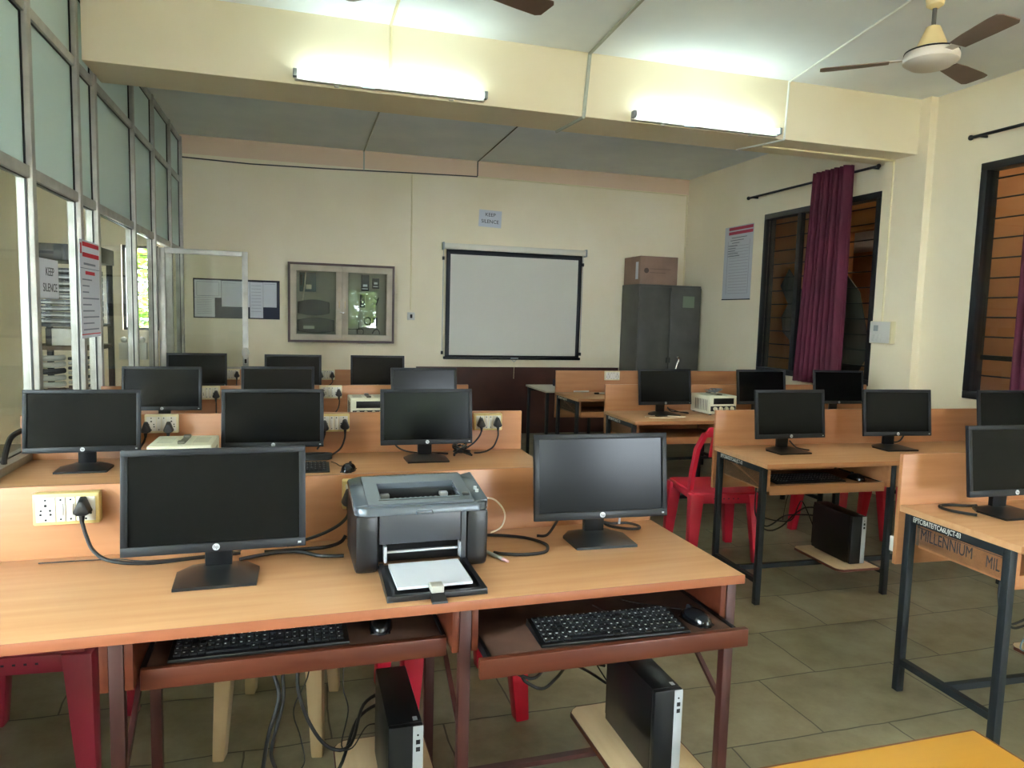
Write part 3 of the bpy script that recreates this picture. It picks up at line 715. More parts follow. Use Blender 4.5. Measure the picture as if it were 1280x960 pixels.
# ------------------------------------------------------------------ bench power supplies
def psu_proto(label):
    t = thing('power_supply', label, 'power supply'); W, D, H = .245, .25, .145
    MB().box(-W/2, W/2, -D/2, D/2, .008, H, .005).build('case', PSUW, t)
    MB().box(-W/2+.006, W/2-.006, -D/2-.006, -D/2+.002, .012, H-.004, .002).build('front_panel', PSUW, t)
    MB().box(-W/2+.035, W/2-.03, -D/2-.008, -D/2-.005, .083, .128, .001).build('display_window', BLACK, t)
    MB().box(-W/2+.012, W/2-.012, -D/2-.008, -D/2-.005, .03, .068, .001).build('knob_strip', CHAR, t)
    for i in range(4):
        x = -.075+i*.05
        MB().cyl((x, -D/2-.026, .049), (x, -D/2-.008, .049), .0135, .0155, n=18).build('knob', mat('cream_knob', '#d9d0b0', .4), t)
    mb = MB()
    for s in (-1, 1):
        for i in range(8): mb.box(s*W/2-.0008, s*W/2+.0008, -.1+i*.022, -.094+i*.022, .03, .115)
    mb.build('side_vent', CHAR, t)
    for s in (-1, 1):
        mb = MB()
        for i in range(6): mb.box(s*.07-.03, s*.07+.03, -.05+i*.022, -.044+i*.022, H-.0003, H+.0006)
        mb.build('top_vent', mat('dull_vent_slot', '#8c8a78', .5), t)
    mb = MB().box(-.014, .014, -.09, .09, H, H+.004, .002); mb.box(-.014, .014, -.09, -.06, H+.003, H+.012, .002).box(-.014, .014, .06, .09, H+.003, H+.012, .002)
    mb.build('handle', mat('grey_strap', '#5d5a50', .5), t)
    for x in (-.1, .1):
        for y in (-.11, .11): MB().cyl((x, y, 0), (x, y, .009), .012, n=10).build('foot', RUBBER, t)
    return t
ps = psu_proto('off-white bench power supply between two monitors of the second desk'); place(ps, -.462, 3.285, ZT, -1)
dup(ps, (.45, 4.872, ZT), R(1), 'off-white bench power supply on the third desk of the partition side')
pr = dup(ps, (3.105, 4.875, ZT), R(2), 'off-white bench power supply with test leads heaped on top, near the window')
mb = MB()
for k in range(5):
    a = k*1.2; mb.tube([(3.1+.07*math.cos(a+j)*(.6+.1*k), 4.87+.08*math.sin(a+j*1.3), ZT+.166+.004*(k+j % 2)) for j in range(7)], .0035, n=6)
tag(mb.build('test_leads', mat('grey_lead', '#5f6468', .4)), 'tangle of grey test leads on top of a power supply', 'cables')

# ------------------------------------------------------------------ plastic chairs (each faces local +y)
def chair_proto(label, m, group=None):
    t = thing('plastic_chair', label, 'chair', group=group)
    mb = MB(); w, d = .205, .2
    mb.hull([(-w, -d, .415), (w, -d, .415), (w+.01, d, .415), (-w-.01, d, .415)], [(-w, -d, .44), (w, -d, .44), (w+.01, d, .445), (-w-.01, d, .445)], bev=.012)
    mb.box(-w+.01, w-.01, -d-.003, -d+.012, .37, .425, .003).box(-w+.01, w-.01, d-.012, d+.003, .385, .425, .003)
    mb.box(-w-.002, -w+.012, -d+.01, d-.01, .385, .425, .003).box(w-.012, w+.002, -d+.01, d-.01, .385, .425, .003)
    se = mb.build('seat', m, t)
    mb = MB()
    for i in range(6): mb.box(-.075+i*.03-.004, -.075+i*.03+.004, -d-.0045, -d-.002, .398, .404)
    mb.build('hole_pattern', INK, se)
    for sx in (-1, 1):
        for sy in (-1, 1):
            x, y = sx*(w-.022), sy*(d-.022); X, Y = x+sx*.028, y+sy*.03
            a, b = .042, .025
            mb = MB().hull([(X-b, Y-b, 0), (X+b, Y-b, 0), (X+b, Y+b, 0), (X-b, Y+b, 0)], [(x-a, y-a*.8, .425), (x+a, y-a*.8, .425), (x+a, y+a*.8, .425), (x-a, y+a*.8, .425)], bev=.006)
            mb.build('leg', m, t)
    mb = MB()
    for sx in (-1, 1):
        pts = [(sx*(w-.01), -d+.085, .43), (sx*(w-.005), -d+.05, .55), (sx*(w-.012), -d+.012, .70), (sx*(w-.05), -d-.01, .80)]
        for p, q in zip(pts, pts[1:]):
            mb.hull([(p[0]-.012, p[1]-.022, p[2]), (p[0]+.012, p[1]-.022, p[2]), (p[0]+.012, p[1]+.022, p[2]), (p[0]-.012, p[1]+.022, p[2])],
                    [(q[0]-.012, q[1]-.022, q[2]), (q[0]+.012, q[1]-.022, q[2]), (q[0]+.012, q[1]+.022, q[2]), (q[0]-.012, q[1]+.022, q[2])])
    mb.hull([(-.17, -d+-0.020, .775), (.17, -d+-0.020, .775), (.17, -d+0.005, .775), (-.17, -d+0.005, .775)], [(-.14, -d+-0.030, .835), (.14, -d+-0.030, .835), (.14, -d+-0.007, .835), (-.14, -d+-0.007, .835)], bev=.006)
    for x in (-.09, 0, .09):
        mb.hull([(x-.025, -d+0.015, .65), (x+.025, -d+0.015, .65), (x+.025, -d+0.027, .65), (x-.025, -d+0.027, .65)], [(x-.025, -d+-0.020, .785), (x+.025, -d+-0.020, .785), (x+.025, -d+-0.007, .785), (x-.025, -d+-0.007, .785)])
    mb.build('backrest', m, t)
    return t
ch = chair_proto('bright red plastic chair in the aisle behind the desk with the computer shelf', REDP); place(ch, 2.50, 3.88, 0, -9)
dup(ch, (3.60, 4.02, 0), R(4), 'red plastic chair seen under the steel legged desk, behind the computer on its shelf')
dup(ch, (4.22, 4.05, 0), R(-6), 'red plastic chair under the steel legged desk, nearer the window wall')
dup(ch, (.545, 2.555, 0), R(6), 'red plastic chair behind the printer desk, seen beside the black computers')
cr = chair_proto('cream plastic chair behind the printer desk', CREAMP); place(cr, -.055, 2.56, 0, -10); cr.matrix_basis = cr.matrix_basis @ Matrix.Diagonal((.74, 1, 1, 1))
cc = chair_proto('dull crimson plastic chair behind the partition end of the printer desk', CRIM); place(cc, -.80, 2.545, 0, -4)

# ------------------------------------------------------------------ steel cupboard, carton, tools
t = thing('steel_cupboard', 'tall grey steel cupboard in the far corner', 'cupboard', (3.985, 8.0, 0))
MB().box(0, .855, .012, .485, .06, 1.89, .004).build('body', GREYM, t)
for x in (0, .4285):
    dr = MB().box(x+.008, x+.4245, -.006, .012, .09, 1.86, .004).build('door', GREYM, t)
    if x == 0: MB().box(.395, .41, -.016, -.006, .93, 1.0, .003).build('handle', BLACK, dr)
    else:
        MB().box(.44, .455, -.016, -.006, .93, 1.0, .003).build('handle', BLACK, dr)
        MB().box(.60, .76, -.0075, -.0058, 1.62, 1.76).build('sticker', mat('dull_green_sticker', '#6c7563', .6), dr)
for x in (.04, .815):
    for y in (.05, .44): MB().box(x-.02, x+.02, y-.02, y+.02, 0, .06).build('foot', BLACK, t)
t = thing('carton', 'brown cardboard carton on top of the steel cupboard', 'box', (3.99, 8.01, 1.891))
MB().box(0, .51, 0, .45, 0, .34, .004).build('carton_body', CARD, t)
MB().box(.0, .51, .215, .235, .339, .3415).build('packing_tape', mat('brown_tape', '#7b6152', .35), t)
mb = MB().box(-.0012, .0, .05, .12, .06, .27); mb.build('paper_label', PAPER, t)
mb = MB().cyl((.085, -.0012, .165), (.085, .0005, .165), .032, n=20); mb.box(.13, .42, -.001, .0003, .185, .189).box(.13, .34, -.001, .0003, .14, .144); mb.build('printed_mark', mat('carton_print', '#4c3d36', .7), t)
t = thing('metal_tool', 'small shiny metal tool standing on the desk in front of the steel cupboard', 'tool', (3.54, 6.25, .7505))
MB().box(-.035, .035, -.03, .03, .0, .02, .004).box(-.012, .012, -.012, .012, .02, .23, .003).build('stand', BLACK, t)
MB().tube([(0, 0, .23), (.012, 0, .28), (.03, 0, .325), (.022, 0, .35), (.005, 0, .345)], .008, n=8).build('metal_arm', CHROME, t)

# ------------------------------------------------------------------ projection screen, papers and boards on the back wall
yb = YB
t = thing('projection_screen', 'pull-down projection screen with black border on the back wall', 'projector screen', (2.55, yb, 0))
t2 = MB().box(1.64, 3.45, yb-.085, yb-.015, 2.225, 2.295, .012).build('housing', mat('screen_housing', '#d8d3c4', .4), t, world=True)
for x in (1.635, 3.44): MB().box(x, x+.02, yb-.09, yb-.005, 2.215, 2.305, .006).build('end_cap', mat('grey_plastic', '', .4), t, world=True)
def cloth(u, v, x0, x1, z0, z1):
    x = x0+(x1-x0)*u; z = z0+(z1-z0)*v
    y = yb-.05+.006*math.sin(u*21+v*2.5)*(1-v)**1.2+.004*math.sin(u*9-v*4)*(1-v)
    return Vector((x, y, z))
MB().grid(lambda u, v: cloth(u, v, 1.685, 3.405, .955, 2.23), 60, 24).build('border_cloth', mat('screen_border', '#151822', .6), t, world=True, solid=.002)
def cl2(u, v):
    p = cloth((1.735+u*(3.355-1.735)-1.685)/1.72, (.975+v*(2.17-.975)-.955)/1.275, 1.685, 3.405, .955, 2.23); p.y -= .0022; return p
MB().grid(cl2, 60, 24).build('screen_cloth', mat('screen_cloth', '#cfccc2', .75), t, world=True)
MB().box(1.665, 3.42, yb-.07, yb-.035, .925, .957, .006).build('bottom_bar', BLACK, t, world=True)
MB().box(2.50, 2.60, yb-.075, yb-.07, .932, .95, .002).tube([(2.52, yb-.06, .925), (2.55, yb-.06, .90), (2.58, yb-.06, .925)], .004, n=6).build('pull_handle', SILVER, t, world=True)
MB().tube([(2.55, yb-.06, .90), (2.552, yb-.058, .8), (2.55, yb-.06, .69)], .0025, n=6).build('pull_cord', mat('cream_casing', '', .5), t, world=True)
for x in (1.655, 3.43):
    MB().tube([(x, yb-.02, 2.215), (x, yb-.02, .99)], .004, n=6, sub=1).build('side_cord', SILVER, t, world=True)
    for z in (2.12, 1.0): MB().box(x-.012, x+.012, yb-.035, yb-.002, z-.02, z+.02, .003).build('cord_clip', BLACK, t, world=True)

def sheet(name, label, cat, x0, x1, z0, z1, y, lines=(), rot=0, group=None, col=None):
    t = thing(name, label, cat, ((x0+x1)/2, y, (z0+z1)/2), 0, group)
    w, h = (x1-x0)/2, (z1-z0)/2
    t.matrix_basis = t.matrix_basis @ Matrix.Rotation(R(rot), 4, 'Y')
    MB().box(-w, w, -.001, .001, -h, h).build('paper_sheet', col or PAPER, t)
    if lines:
        mb = MB()
        for (a, b, z, th) in lines: mb.box(-w+a*2*w, -w+b*2*w, -.0016, -.0009, h-z*2*h-th/2, h-z*2*h+th/2)
        mb.build('printed_lines', mat('grey_print', '#7e8390', .8), t)
    return t
t = sheet('paper_notice', 'white KEEP SILENCE sheet above the projection screen', 'notice', 2.08, 2.36, 2.515, 2.715, yb-.0015, rot=2)
MB().text('KEEP', .06, T((0, -.0015, .045)) @ FY).build('lettering', INK, t, smooth=0); MB().text('SILENCE', .06, T((0, -.0015, -.035)) @ FY).build('lettering', INK, t, smooth=0)
t = thing('notice_board', 'navy notice board with papers beside the display case', 'notice board', (-.637, yb, 1.563))
MB().box(-1.08, -.196, yb-.018, yb-.002, 1.352, 1.775, .002).build('board', NAVY, t, world=True)
tag(MB().box(-1.083, -.193, yb-.021, yb-.016, 1.768, 1.778).box(-1.083, -.193, yb-.021, yb-.016, 1.349, 1.357).box(-1.084, -1.078, yb-.021, yb-.016, 1.349, 1.778).box(-.198, -.192, yb-.021, yb-.016, 1.349, 1.778).build('board_frame', BLACK, t, world=True), None)
yp = yb-.0225
L1 = [(.08, .92, .1, .004), (.08, .08+.01, .5, .14), (.91, .92, .5, .14), (.08, .92, .9, .004)]
LT = [(.1, .85, .1+.09*i, .003) for i in range(9)]
sheet('pinned_paper', 'wide paper with a printed frame, top corner of the notice board by the door', 'paper', -1.07, -.80, 1.572, 1.76, yp, L1)
sheet('pinned_paper', 'tall paper below the framed one on the notice board', 'paper', -1.07, -.866, 1.362, 1.57, yp, LT)
sheet('pinned_paper', 'large blank paper in the middle of the notice board', 'paper', -.796, -.508, 1.478, 1.757, yp, [(.05, .5, .08, .003)])
sheet('pinned_paper', 'tall narrow paper reaching the bottom of the notice board', 'paper', -.505, -.368, 1.362, 1.755, yp, LT)
sheet('pinned_paper', 'blank greyish paper at the display case end of the notice board', 'paper', -.366, -.225, 1.482, 1.757, yp, [(.1, .9, .07, .003)])

# wall switch, switch box on the pillar
t = thing('wall_switch', 'small white switch on the back wall beside the display case', 'switch', (1.28, yb, 1.425))
MB().box(-.043, .043, -.03, -.001, -.045, .045, .004).build('box', WHITE, t)
MB().box(-.014, .014, -.035, -.03, -.022, .022, .002).build('rocker', BLACK, t)
t = thing('switch_box', 'white switch box on the pillar by the window', 'switch box', (4.809, 4.985, 1.405))
MB().box(-.05, 0, -.115, .115, -.095, .095, .004).build('box', IVORY, t)
MB().box(-.054, -.05, -.105, .112, -.09, .09, .002).build('cover', WHITE, t)
for y in (.075, .03, -.015):
    MB().box(-.06, -.054, y-.015, y+.015, -.075, -.02, .002).build('switch', WHITE, t)
MB().box(-.058, -.054, .02, .07, .01, .06, .002).build('socket', mat('grey_plastic', '', .4), t)

# display case with computer parts
t = thing('display_case', 'glass fronted wall case with two framed doors', 'display case', (.48, yb, 1.548))
x0, x1, z0, z1, yf = -.1, 1.065, 1.11, 1.985, yb-.105
MAR = mat('maroon_wood', '#3a1e1a', .45); GRW = vary(mat('greyed_cream_wood', '#b9ad9b', .5), '#b0a492', '#c3b8a6', nscale=6)
mb = MB().box(x0, x1, yf, yb-.003, z0, z0+.02).box(x0, x1, yf, yb-.003, z1-.02, z1).box(x0, x0+.02, yf, yb-.003, z0+.02, z1-.02).box(x1-.02, x1, yf, yb-.003, z0+.02, z1-.02)
mb.box(x0-.006, x1+.006, yf-.012, yf, z0-.006, z0+.02).box(x0-.006, x1+.006, yf-.012, yf, z1-.02, z1+.006).box(x0-.006, x0+.02, yf-.012, yf, z0+.02, z1-.02).box(x1-.02, x1+.006, yf-.012, yf, z0+.02, z1-.02)
mb.build('outer_frame', MAR, t, world=True)
MB().box(x0+.02, x1-.02, yb-.015, yb-.004, z0+.02, z1-.02).build('back_panel', mat('case_backing', '#8d8a7c', .6), t, world=True)
for i, (a, b) in enumerate(((x0+.021, .480), (.484, x1-.021))):
    mb = MB(); w = .065
    mb.box(a, b, yf-.016, yf, z0+.021, z0+.021+w, .002).box(a, b, yf-.016, yf, z1-.021-w, z1-.021, .002)
    mb.box(a, a+w, yf-.016, yf, z0+.02+w, z1-.02-w, .002).box(b-w, b, yf-.016, yf, z0+.02+w, z1-.02-w, .002)
    dr = mb.build('door', GRW, t, world=True)
    MB().box(a+w-.003, b-w+.003, yf-.009, yf-.005, z0+.018+w, z1-.018-w).build('glass_pane', CASEGLASS, dr, world=True)
    hx = b-.03 if i == 0 else a+.03
    MB().tube([(hx, yf-.016, 1.50), (hx, yf-.03, 1.51), (hx, yf-.03, 1.56), (hx, yf-.016, 1.57)], .006, n=8).build('handle', mat('ivory_handle', '#cbb893', .4), dr, world=True)
MB().box(.455, .51, yf-.022, yf-.016, 1.44, 1.452, .001).build('latch', CHROME, t, world=True)
# parts shown in the case: they hang on its back panel
yi = yb-.016
def part_thing(name, label, boxes, m, cat='computer part', extra=None):
    mb = MB()
    for (a, b, c, d, th) in boxes: mb.box(a, b, yi-th, yi-.001, c, d, .003)
    o = tag(mb.build(name, m), label, cat)
    if extra: extra(o)
    return o
TEAL = mat('teal_circuit_board', '#1d4147', .45)
def brd(o):
    mb = MB().box(.09, .15, yi-.03, yi-.012, 1.70, 1.75, .002); mb.build('chip', mat('chip_white', '#c8c4ae', .4), o)
    MB().box(.03, .05, yi-.022, yi-.012, 1.74, 1.86, .002).build('slot', BLACK, o)
part_thing('circuit_board', 'teal circuit board in the display case', [(.02, .2, 1.67, 1.885, .012)], TEAL, extra=brd)
tag(MB().tube([(.085, yi-.035, 1.89), (.075, yi-.04, 1.75), (.06, yi-.035, 1.62), (.055, yi-.03, 1.57)], .008, n=6).build('ribbon_cable', mat('ribbon', '#c9c0a8', .5)), 'pale ribbon cable hanging over the teal circuit board', 'cable')
def dev(a, b, c, d, nm, lb, m, lab=False):
    o = []
    for i in range(13):
        u = i/12; o.append((a+(b-a)*u, d-.03+.03*math.sin(math.pi*u)))
    for i in range(13):
        u = 1-i/12; o.append((a+(b-a)*u, c+.025-.025*math.sin(math.pi*u)))
    t = thing(nm, lb, 'computer part', ((a+b)/2, yi, c))
    MB().prism(o, 'y', yi-.055, yi-.002, bev=.006).build('shell', m, t, world=True)
    if lab: MB().box(a+.06, a+.18, yi-.0565, yi-.0545, c+.05, c+.085).build('label', mat('dull_label', '#a9a89e', .5), t, world=True)
    mb = MB()
    for i in range(6): mb.box(b-.1+i*.015, b-.095+i*.015, yi-.0562, yi-.0545, c+.09, c+.14)
    mb.build('vent', BLACK, t, world=True)
dev(0, .345, 1.405, 1.585, 'router', 'dark grey device with curved top in the display case', CHAR)
dev(0, .40, 1.205, 1.385, 'modem', 'black device with a pale label at the bottom of the display case', BLACK, True)
for i, (a, b, c, d, lb) in enumerate(((.70, .79, 1.70, 1.885, 'tall dark card at the top of the display case'), (.825, .905, 1.73, 1.85, 'small square card near the upper corner of the display case'), (.69, .745, 1.51, 1.66, 'narrow grey card in the middle of the display case'), (.83, .885, 1.30, 1.40, 'square dark chip beside the coiled cable'))):
    def ex(o, a=a, b=b, c=c, d=d):
        MB().box(a+.01, b-.015, yi-.014, yi-.01, c+.02, c+.03).box(a+.02, b-.02, yi-.014, yi-.01, c+.05, c+.075).build('chip', SILVER, o)
    part_thing('expansion_card', lb, [(a, b, c, d, .012)], mat('dark_card', '#23282d', .5), extra=ex)
o = tag(MB().tube([(.775+.036*math.cos(k*.55), yi-.02, 1.355+.042*math.sin(k*.55)) for k in range(12)], .008, n=6).build('coiled_cable', RUBBER), 'black cable coiled in a ring in the display case', 'cable')
o = tag(MB().tube([(.83, yi-.02, 1.21), (.85, yi-.02, 1.25), (.89, yi-.02, 1.26), (.91, yi-.02, 1.23), (.91, yi-.02, 1.205)], .005, n=6).build('short_cable', RUBBER), 'short black cable arched at the bottom of the display case', 'cable')
o = tag(MB().tube([(.66, yi-.02, 1.205), (.66, yi-.02, 1.255), (.72, yi-.02, 1.26), (.725, yi-.02, 1.205)], .005, n=6).build('short_cable', RUBBER), 'short cable bent square at the bottom of the display case', 'cable')
o = tag(MB().tube([(.84, yi-.02, 1.63), (.88, yi-.02, 1.6), (.9, yi-.02, 1.63), (.87, yi-.02, 1.54)], .004, n=6).build('adapter_lead', CHAR), 'thin dark lead hanging in the display case below the square card', 'cable')
o = tag(MB().box(.545, .68, yi-.012, yi-.002, 1.255, 1.262).box(.545, .552, yi-.012, yi-.002, 1.262, 1.34).box(.672, .68, yi-.012, yi-.002, 1.262, 1.34).build('metal_bracket', BLACK), 'thin black bracket low in the display case', 'computer part')

# ------------------------------------------------------------------ posters and signs
PX = Matrix(((0, 0, 1, 0), (1, 0, 0, 0), (0, 1, 0, 0), (0, 0, 0, 1)))
t = thing('poster', 'white poster with red header on the glass partition', 'poster', (-1.172, 4.80, 1.547))
MB().box(-.0015, .0015, -.205, .203, -.28, .28).build('poster_sheet', PAPER, t)
MB().box(.0015, .002, -.15, .2, .245, .27).box(.0015, .002, -.15, .2, .185, .21).box(.0015, .002, -.1, .1, .085, .105).box(.0015, .002, -.2, .2, -.262, -.256).box(.0015, .002, -.195, -.165, .2, .26).build('red_print', REDINK, t)
mb = MB().box(.0015, .002, -.13, .12, .14, .152).box(.0015, .002, -.2, .2, .118, .122)
for i, l in enumerate((.2, .14, .13, .35, .18, .24, .34, .23, .33)): mb.box(.0015, .002, -.165, -.165+l, .052-i*.036, .06-i*.036)
mb.build('text_lines', mat('grey_print', '', .8), t)
t = thing('paper_notice', 'white KEEP SILENCE sheet taped on the partition glass', 'notice', (-1.2085, 4.195, 1.583))
MB().box(-.0008, .0008, -.145, .145, -.1, .1).build('paper_sheet', PAPER, t)
MB().text('KEEP', .06, T((.001, .01, .035)) @ PX).build('lettering', INK, t, smooth=0); MB().text('SILENCE', .06, T((.001, .01, -.045)) @ PX).build('lettering', INK, t, smooth=0)
t = thing('poster', 'long white chart with red heading beside the curtained window', 'poster', (XR, 7.31, 2.145))
MB().box(-.006, -.002, -.275, .28, -.425, .42).build('poster_sheet', mat('glossy_chart_paper', '#b9bcc2', .35), t)
MB().box(-.0068, -.006, -.27, .2, .375, .41).box(-.0068, -.006, -.27, .2, .325, .36).build('red_print', mat('faded_red_ink', '#a8324a', .6), t)
mb = MB()
for i in range(17): mb.box(-.0068, -.006, -.2, .17, .19-i*.034, .1925-i*.034)
for i, (a, b) in enumerate(((-.16, .14), (-.1, .16), (-.02, .13), (.02, .2), (.05, .2), (.06, .2), (.0, .2), (-.03, .2))): mb.box(-.0068, -.006, a, b, .285-i*.03, .293-i*.03)
mb.box(-.0068, -.006, .205, .208, -.36, .25).box(-.0068, -.006, -.22, -.217, -.36, .25)
mb.build('text_lines', mat('chart_print', '#6d7078', .8), t)
MB().box(-.012, -.002, -.275, .28, -.43, -.418).build('hanging_strip', BLACK, t)

# ------------------------------------------------------------------ curtains and rods
CURT = vary(mat('maroon_curtain', '#52122a', .8), '#490f25', '#5b1530', nscale=3)
def rod(y0, y1, z, label):
    t = thing('curtain_rod', label, 'curtain rod', (4.805, (y0+y1)/2, z))
    MB().cyl((4.805, y0, z), (4.805, y1, z), .0115, n=12).build('pole', FRAMEBLK, t, world=True)
    for y, s in ((y0, -1), (y1, 1)): MB().sphere((4.805, y+s*.012, z), .02, n=12).build('finial', FRAMEBLK, t, world=True)
    for y in (y0+.06, y1-.06): MB().box(4.805, XR-.002, y-.008, y+.008, z-.01, z+.006, .002).build('bracket', FRAMEBLK, t, world=True)
    return t
rod(5.20, 7.05, 2.832, 'black curtain rod above the torn-sheet window')
rod(2.35, 4.29, 2.872, 'black curtain rod at the edge of the view, above the second window')
def curtain(label, yt0, yt1, yb0, yb1, z0, z1, n):
    def fn(u, v):
        a = yt0+(yt1-yt0)*u; b = yb0+(yb1-yb0)*u; k = 1-v
        y = b+(a-b)*v; ph = u*n*2*math.pi
        return Vector((4.738+.044*math.sin(ph)+.008*math.sin(ph*.5+v*3)+.006*k*math.sin(u*7), y+.012*math.cos(ph)*(.5+.5*k), z0+(z1-z0)*v))
    o = MB().grid(fn, n*14, 26).build('curtain', CURT, smooth=80, solid=.004)
    return tag(o, label, 'curtain')
curtain('maroon pleated curtain hanging over the torn-sheet window', 5.43, 5.90, 5.43, 6.0, .90, 2.885, 8)
curtain('maroon curtain just in view at the edge of the second window', 3.2, 3.76, 3.2, 3.74, .90, 2.92, 8)

# ------------------------------------------------------------------ ceiling fans
BLADE = vary(mat('brown_fan_blade', '#6e5a50', .5), '#66534a', '#786459', nscale=3)
FCREAM = mat('cream_enamel', '#d6c08e', .4); FWHITE = mat('white_enamel', '#cfc7be', .35)
def fan(loc, a0, label):
    t = thing('ceiling_fan', label, 'fan', (loc[0], loc[1], ZC)); h = loc[2]-ZC
    MB().lathe([(.02, -.13), (.042, -.115), (.056, -.03), (.05, -.001)]).build('ceiling_canopy', FCREAM, t)
    MB().cyl((0, 0, h+.1), (0, 0, -.12), .011, n=12).build('down_rod', GREYM, t)
    MB().lathe([(.075, h+.055), (.07, h+.075), (.034, h+.16), (.022, h+.165)]).build('lower_canopy', FCREAM, t)
    MB().lathe([(.03, h-.05), (.1, h-.045), (.135, h-.02), (.138, h+.005), (.125, h+.035), (.07, h+.056)], n=32).build('motor_housing', FWHITE, t)
    MB().lathe([(.1265, h+.026), (.1335, h+.026), (.1305, h+.034), (.1245, h+.034)], n=32).build('dark_band', CHAR, t)
    for k in range(3):
        M = Matrix.Rotation(R(a0+120*k), 4, 'Z') @ T((0, 0, h-.002)) @ Matrix.Rotation(R(-9), 4, 'X')
        mb = MB(); P = [(.2, -.045), (.3, -.058), (.48, -.068), (.535, -.066), (.55, -.045), (.545, .05), (.52, .066), (.4, .06), (.2, .045)]
        mb.hull([M @ Vector((x, y, -.002)) for x, y in P], [M @ Vector((x, y, .002)) for x, y in P])
        b = mb.build('blade', BLADE, t, smooth=0)
        MB().hull([M @ Vector(v) for v in ((.12, -.02, .002), (.235, -.03, .002), (.235, .03, .002), (.12, .02, .002))], [M @ Vector(v) for v in ((.12, -.02, .008), (.235, -.03, .006), (.235, .03, .006), (.12, .02, .008))]).build('blade_bracket', FWHITE, b, smooth=0)
    return t
fan((3.255, 3.2, 2.895), 139, 'ceiling fan with brown blades near the window wall')
fan((.6, 3.17, 2.895), 137, 'ceiling fan over the printer desk, only blade ends in view')
MB_ = MB().cyl((3.2, 3.24, 3.225), (3.2, 3.24, ZC-.002), .04, n=16).build('junction_box', WHITE); tag(MB_, 'round white junction box beside the fan canopy', 'junction box')

t = thing('small_box', 'small dark blue box on the grey topped side table', 'box', (2.57, 6.95, .7503), R(8))
MB().box(-.035, .035, -.03, .03, 0, .06, .003).build('box_body', mat('dark_blue_card', '#141c3c', .5), t); MB().box(-.036, .036, -.031, .031, .06, .07, .003).build('lid', mat('dark_blue_card', '', .5), t)
# ------------------------------------------------------------------ plugs and cables
def plug_mesh(par, x, y, z, s=1):
    mb = MB()
    mb.hull([(x-.024*s, y, z-.012*s), (x-.014*s, y, z-.022*s), (x+.014*s, y, z-.022*s), (x+.024*s, y, z-.012*s), (x+.008*s, y, z+.03*s), (x-.008*s, y, z+.03*s)], [(x-.02*s, y-.03, z-.012*s), (x-.012*s, y-.03, z-.02*s), (x+.012*s, y-.03, z-.02*s), (x+.02*s, y-.03, z-.012*s), (x+.006*s, y-.03, z+.02*s), (x-.006*s, y-.03, z+.02*s)], bev=.004)
    mb.cyl((x, y-.018, z-.016*s), (x, y-.02, z-.042*s), .0085*s, .005*s, n=10)
    return mb.build('plug', RUBBER, par, world=True)
def power_cable(label, px, py, pz, pts, r=.0042, group=None):
    t = thing('power_cable', label, 'cable', (px, py, pz), 0, group)
    plug_mesh(t, px, py, pz)
    if pts: MB().tube([(px, py-.02, pz-.038)] + pts, r, n=8).build('cord', RUBBER, t, world=True)
    return t
def cable(label, pts, r=.0035, m=None, group=None):
    return tag(MB().tube(pts, r, n=8).build('cable', m or RUBBER), label, 'cable', group)
Z0 = .7555
power_cable('plug and black cord beside the monitor on the printer desk, at the yellow socket board', -.567, 2.193, .905,
  [(-.556,2.165,.83),(-.535,2.15,.79),(-.49,2.13,.766),(-.40,2.12,Z0+.001),(-.28,2.14,Z0),(-.16,2.16,Z0)], .0052)
power_cable('plug hidden beside the printer with a cord falling to the monitor', .148, 2.193, .895, [(.142,2.175,.84),(.12,2.17,.82),(.08,2.165,.80),(.03,2.16,.785),(-.03,2.14,.775)], .005)
cable('thick black cord on the desktop between monitor and printer', [(-.158,2.10,Z0+.001),(-.061,2.139,Z0+.001),(.006,2.132,Z0+.001),(.061,2.084,Z0+.001),(.127,2.07,Z0+.001)], .0055)
cable('black cord curving up from the desktop behind the printer', [(-.094,2.152,Z0+.001),(.04,2.155,Z0+.001),(.09,2.165,Z0+.001),(.125,2.19,Z0+.004),(.14,2.2,Z0+.02)], .0055)
cable('thin dark wire lying along the rear of the printer desk', [(-.68,2.19,.7525),(-.5,2.185,.7525),(-.403,2.15,.7525),(-.266,2.165,.7525),(-.16,2.19,.7525)], .0018)
cable('black cord looping on the desktop between printer and monitor', [(.535,2.183,Z0),(.593,2.178,Z0),(.659,2.152,Z0),(.707,2.116,Z0),(.737,2.061,Z0),(.735,2.021,Z0),(.709,1.981,Z0),(.643,1.973,Z0),(.587,1.992,Z0),(.56,2.01,Z0)], .005)
cable('thin white lead arching beside the printer', [(.54,2.2,.865),(.579,2.2,.872),(.611,2.2,.865),(.639,2.2,.836),(.648,2.2,.805),(.635,2.2,.772),(.60,2.195,.757)], .0028, mat('white_lead', '#d9cbb4', .5))
cable('black leads bunched on the desk behind the aisle monitor', [(.74,2.14,Z0),(.77,2.129,Z0+.004),(.81,2.16,Z0+.03),(.845,2.2,Z0+.05),(.88,2.21,Z0+.04),(.93,2.19,Z0+.06)], .0045)
cable('black lead coiled at the aisle end of the printer desk behind the monitor', [(.96,2.19,Z0+.05),(1.0,2.18,Z0+.01),(1.05,2.15,Z0+.003),(1.10,2.14,Z0+.002),(1.115,2.17,Z0+.002),(1.09,2.205,Z0+.003),(1.03,2.21,Z0+.004),(.98,2.2,Z0+.02)], .0045)
cable('white tag lead under the aisle monitor of the printer desk', [(1.062,2.2,.83),(1.055,2.19,.80),(1.048,2.18,.765)], .004, PAPER)
cp = lambda s: s
power_cable('plug nearer the monitor on the socket board at the aisle end of the second desk', .912, 3.585, .902, [(.90,3.565,.835),(.87,3.565,.80),(.83,3.56,.775)], .0045)
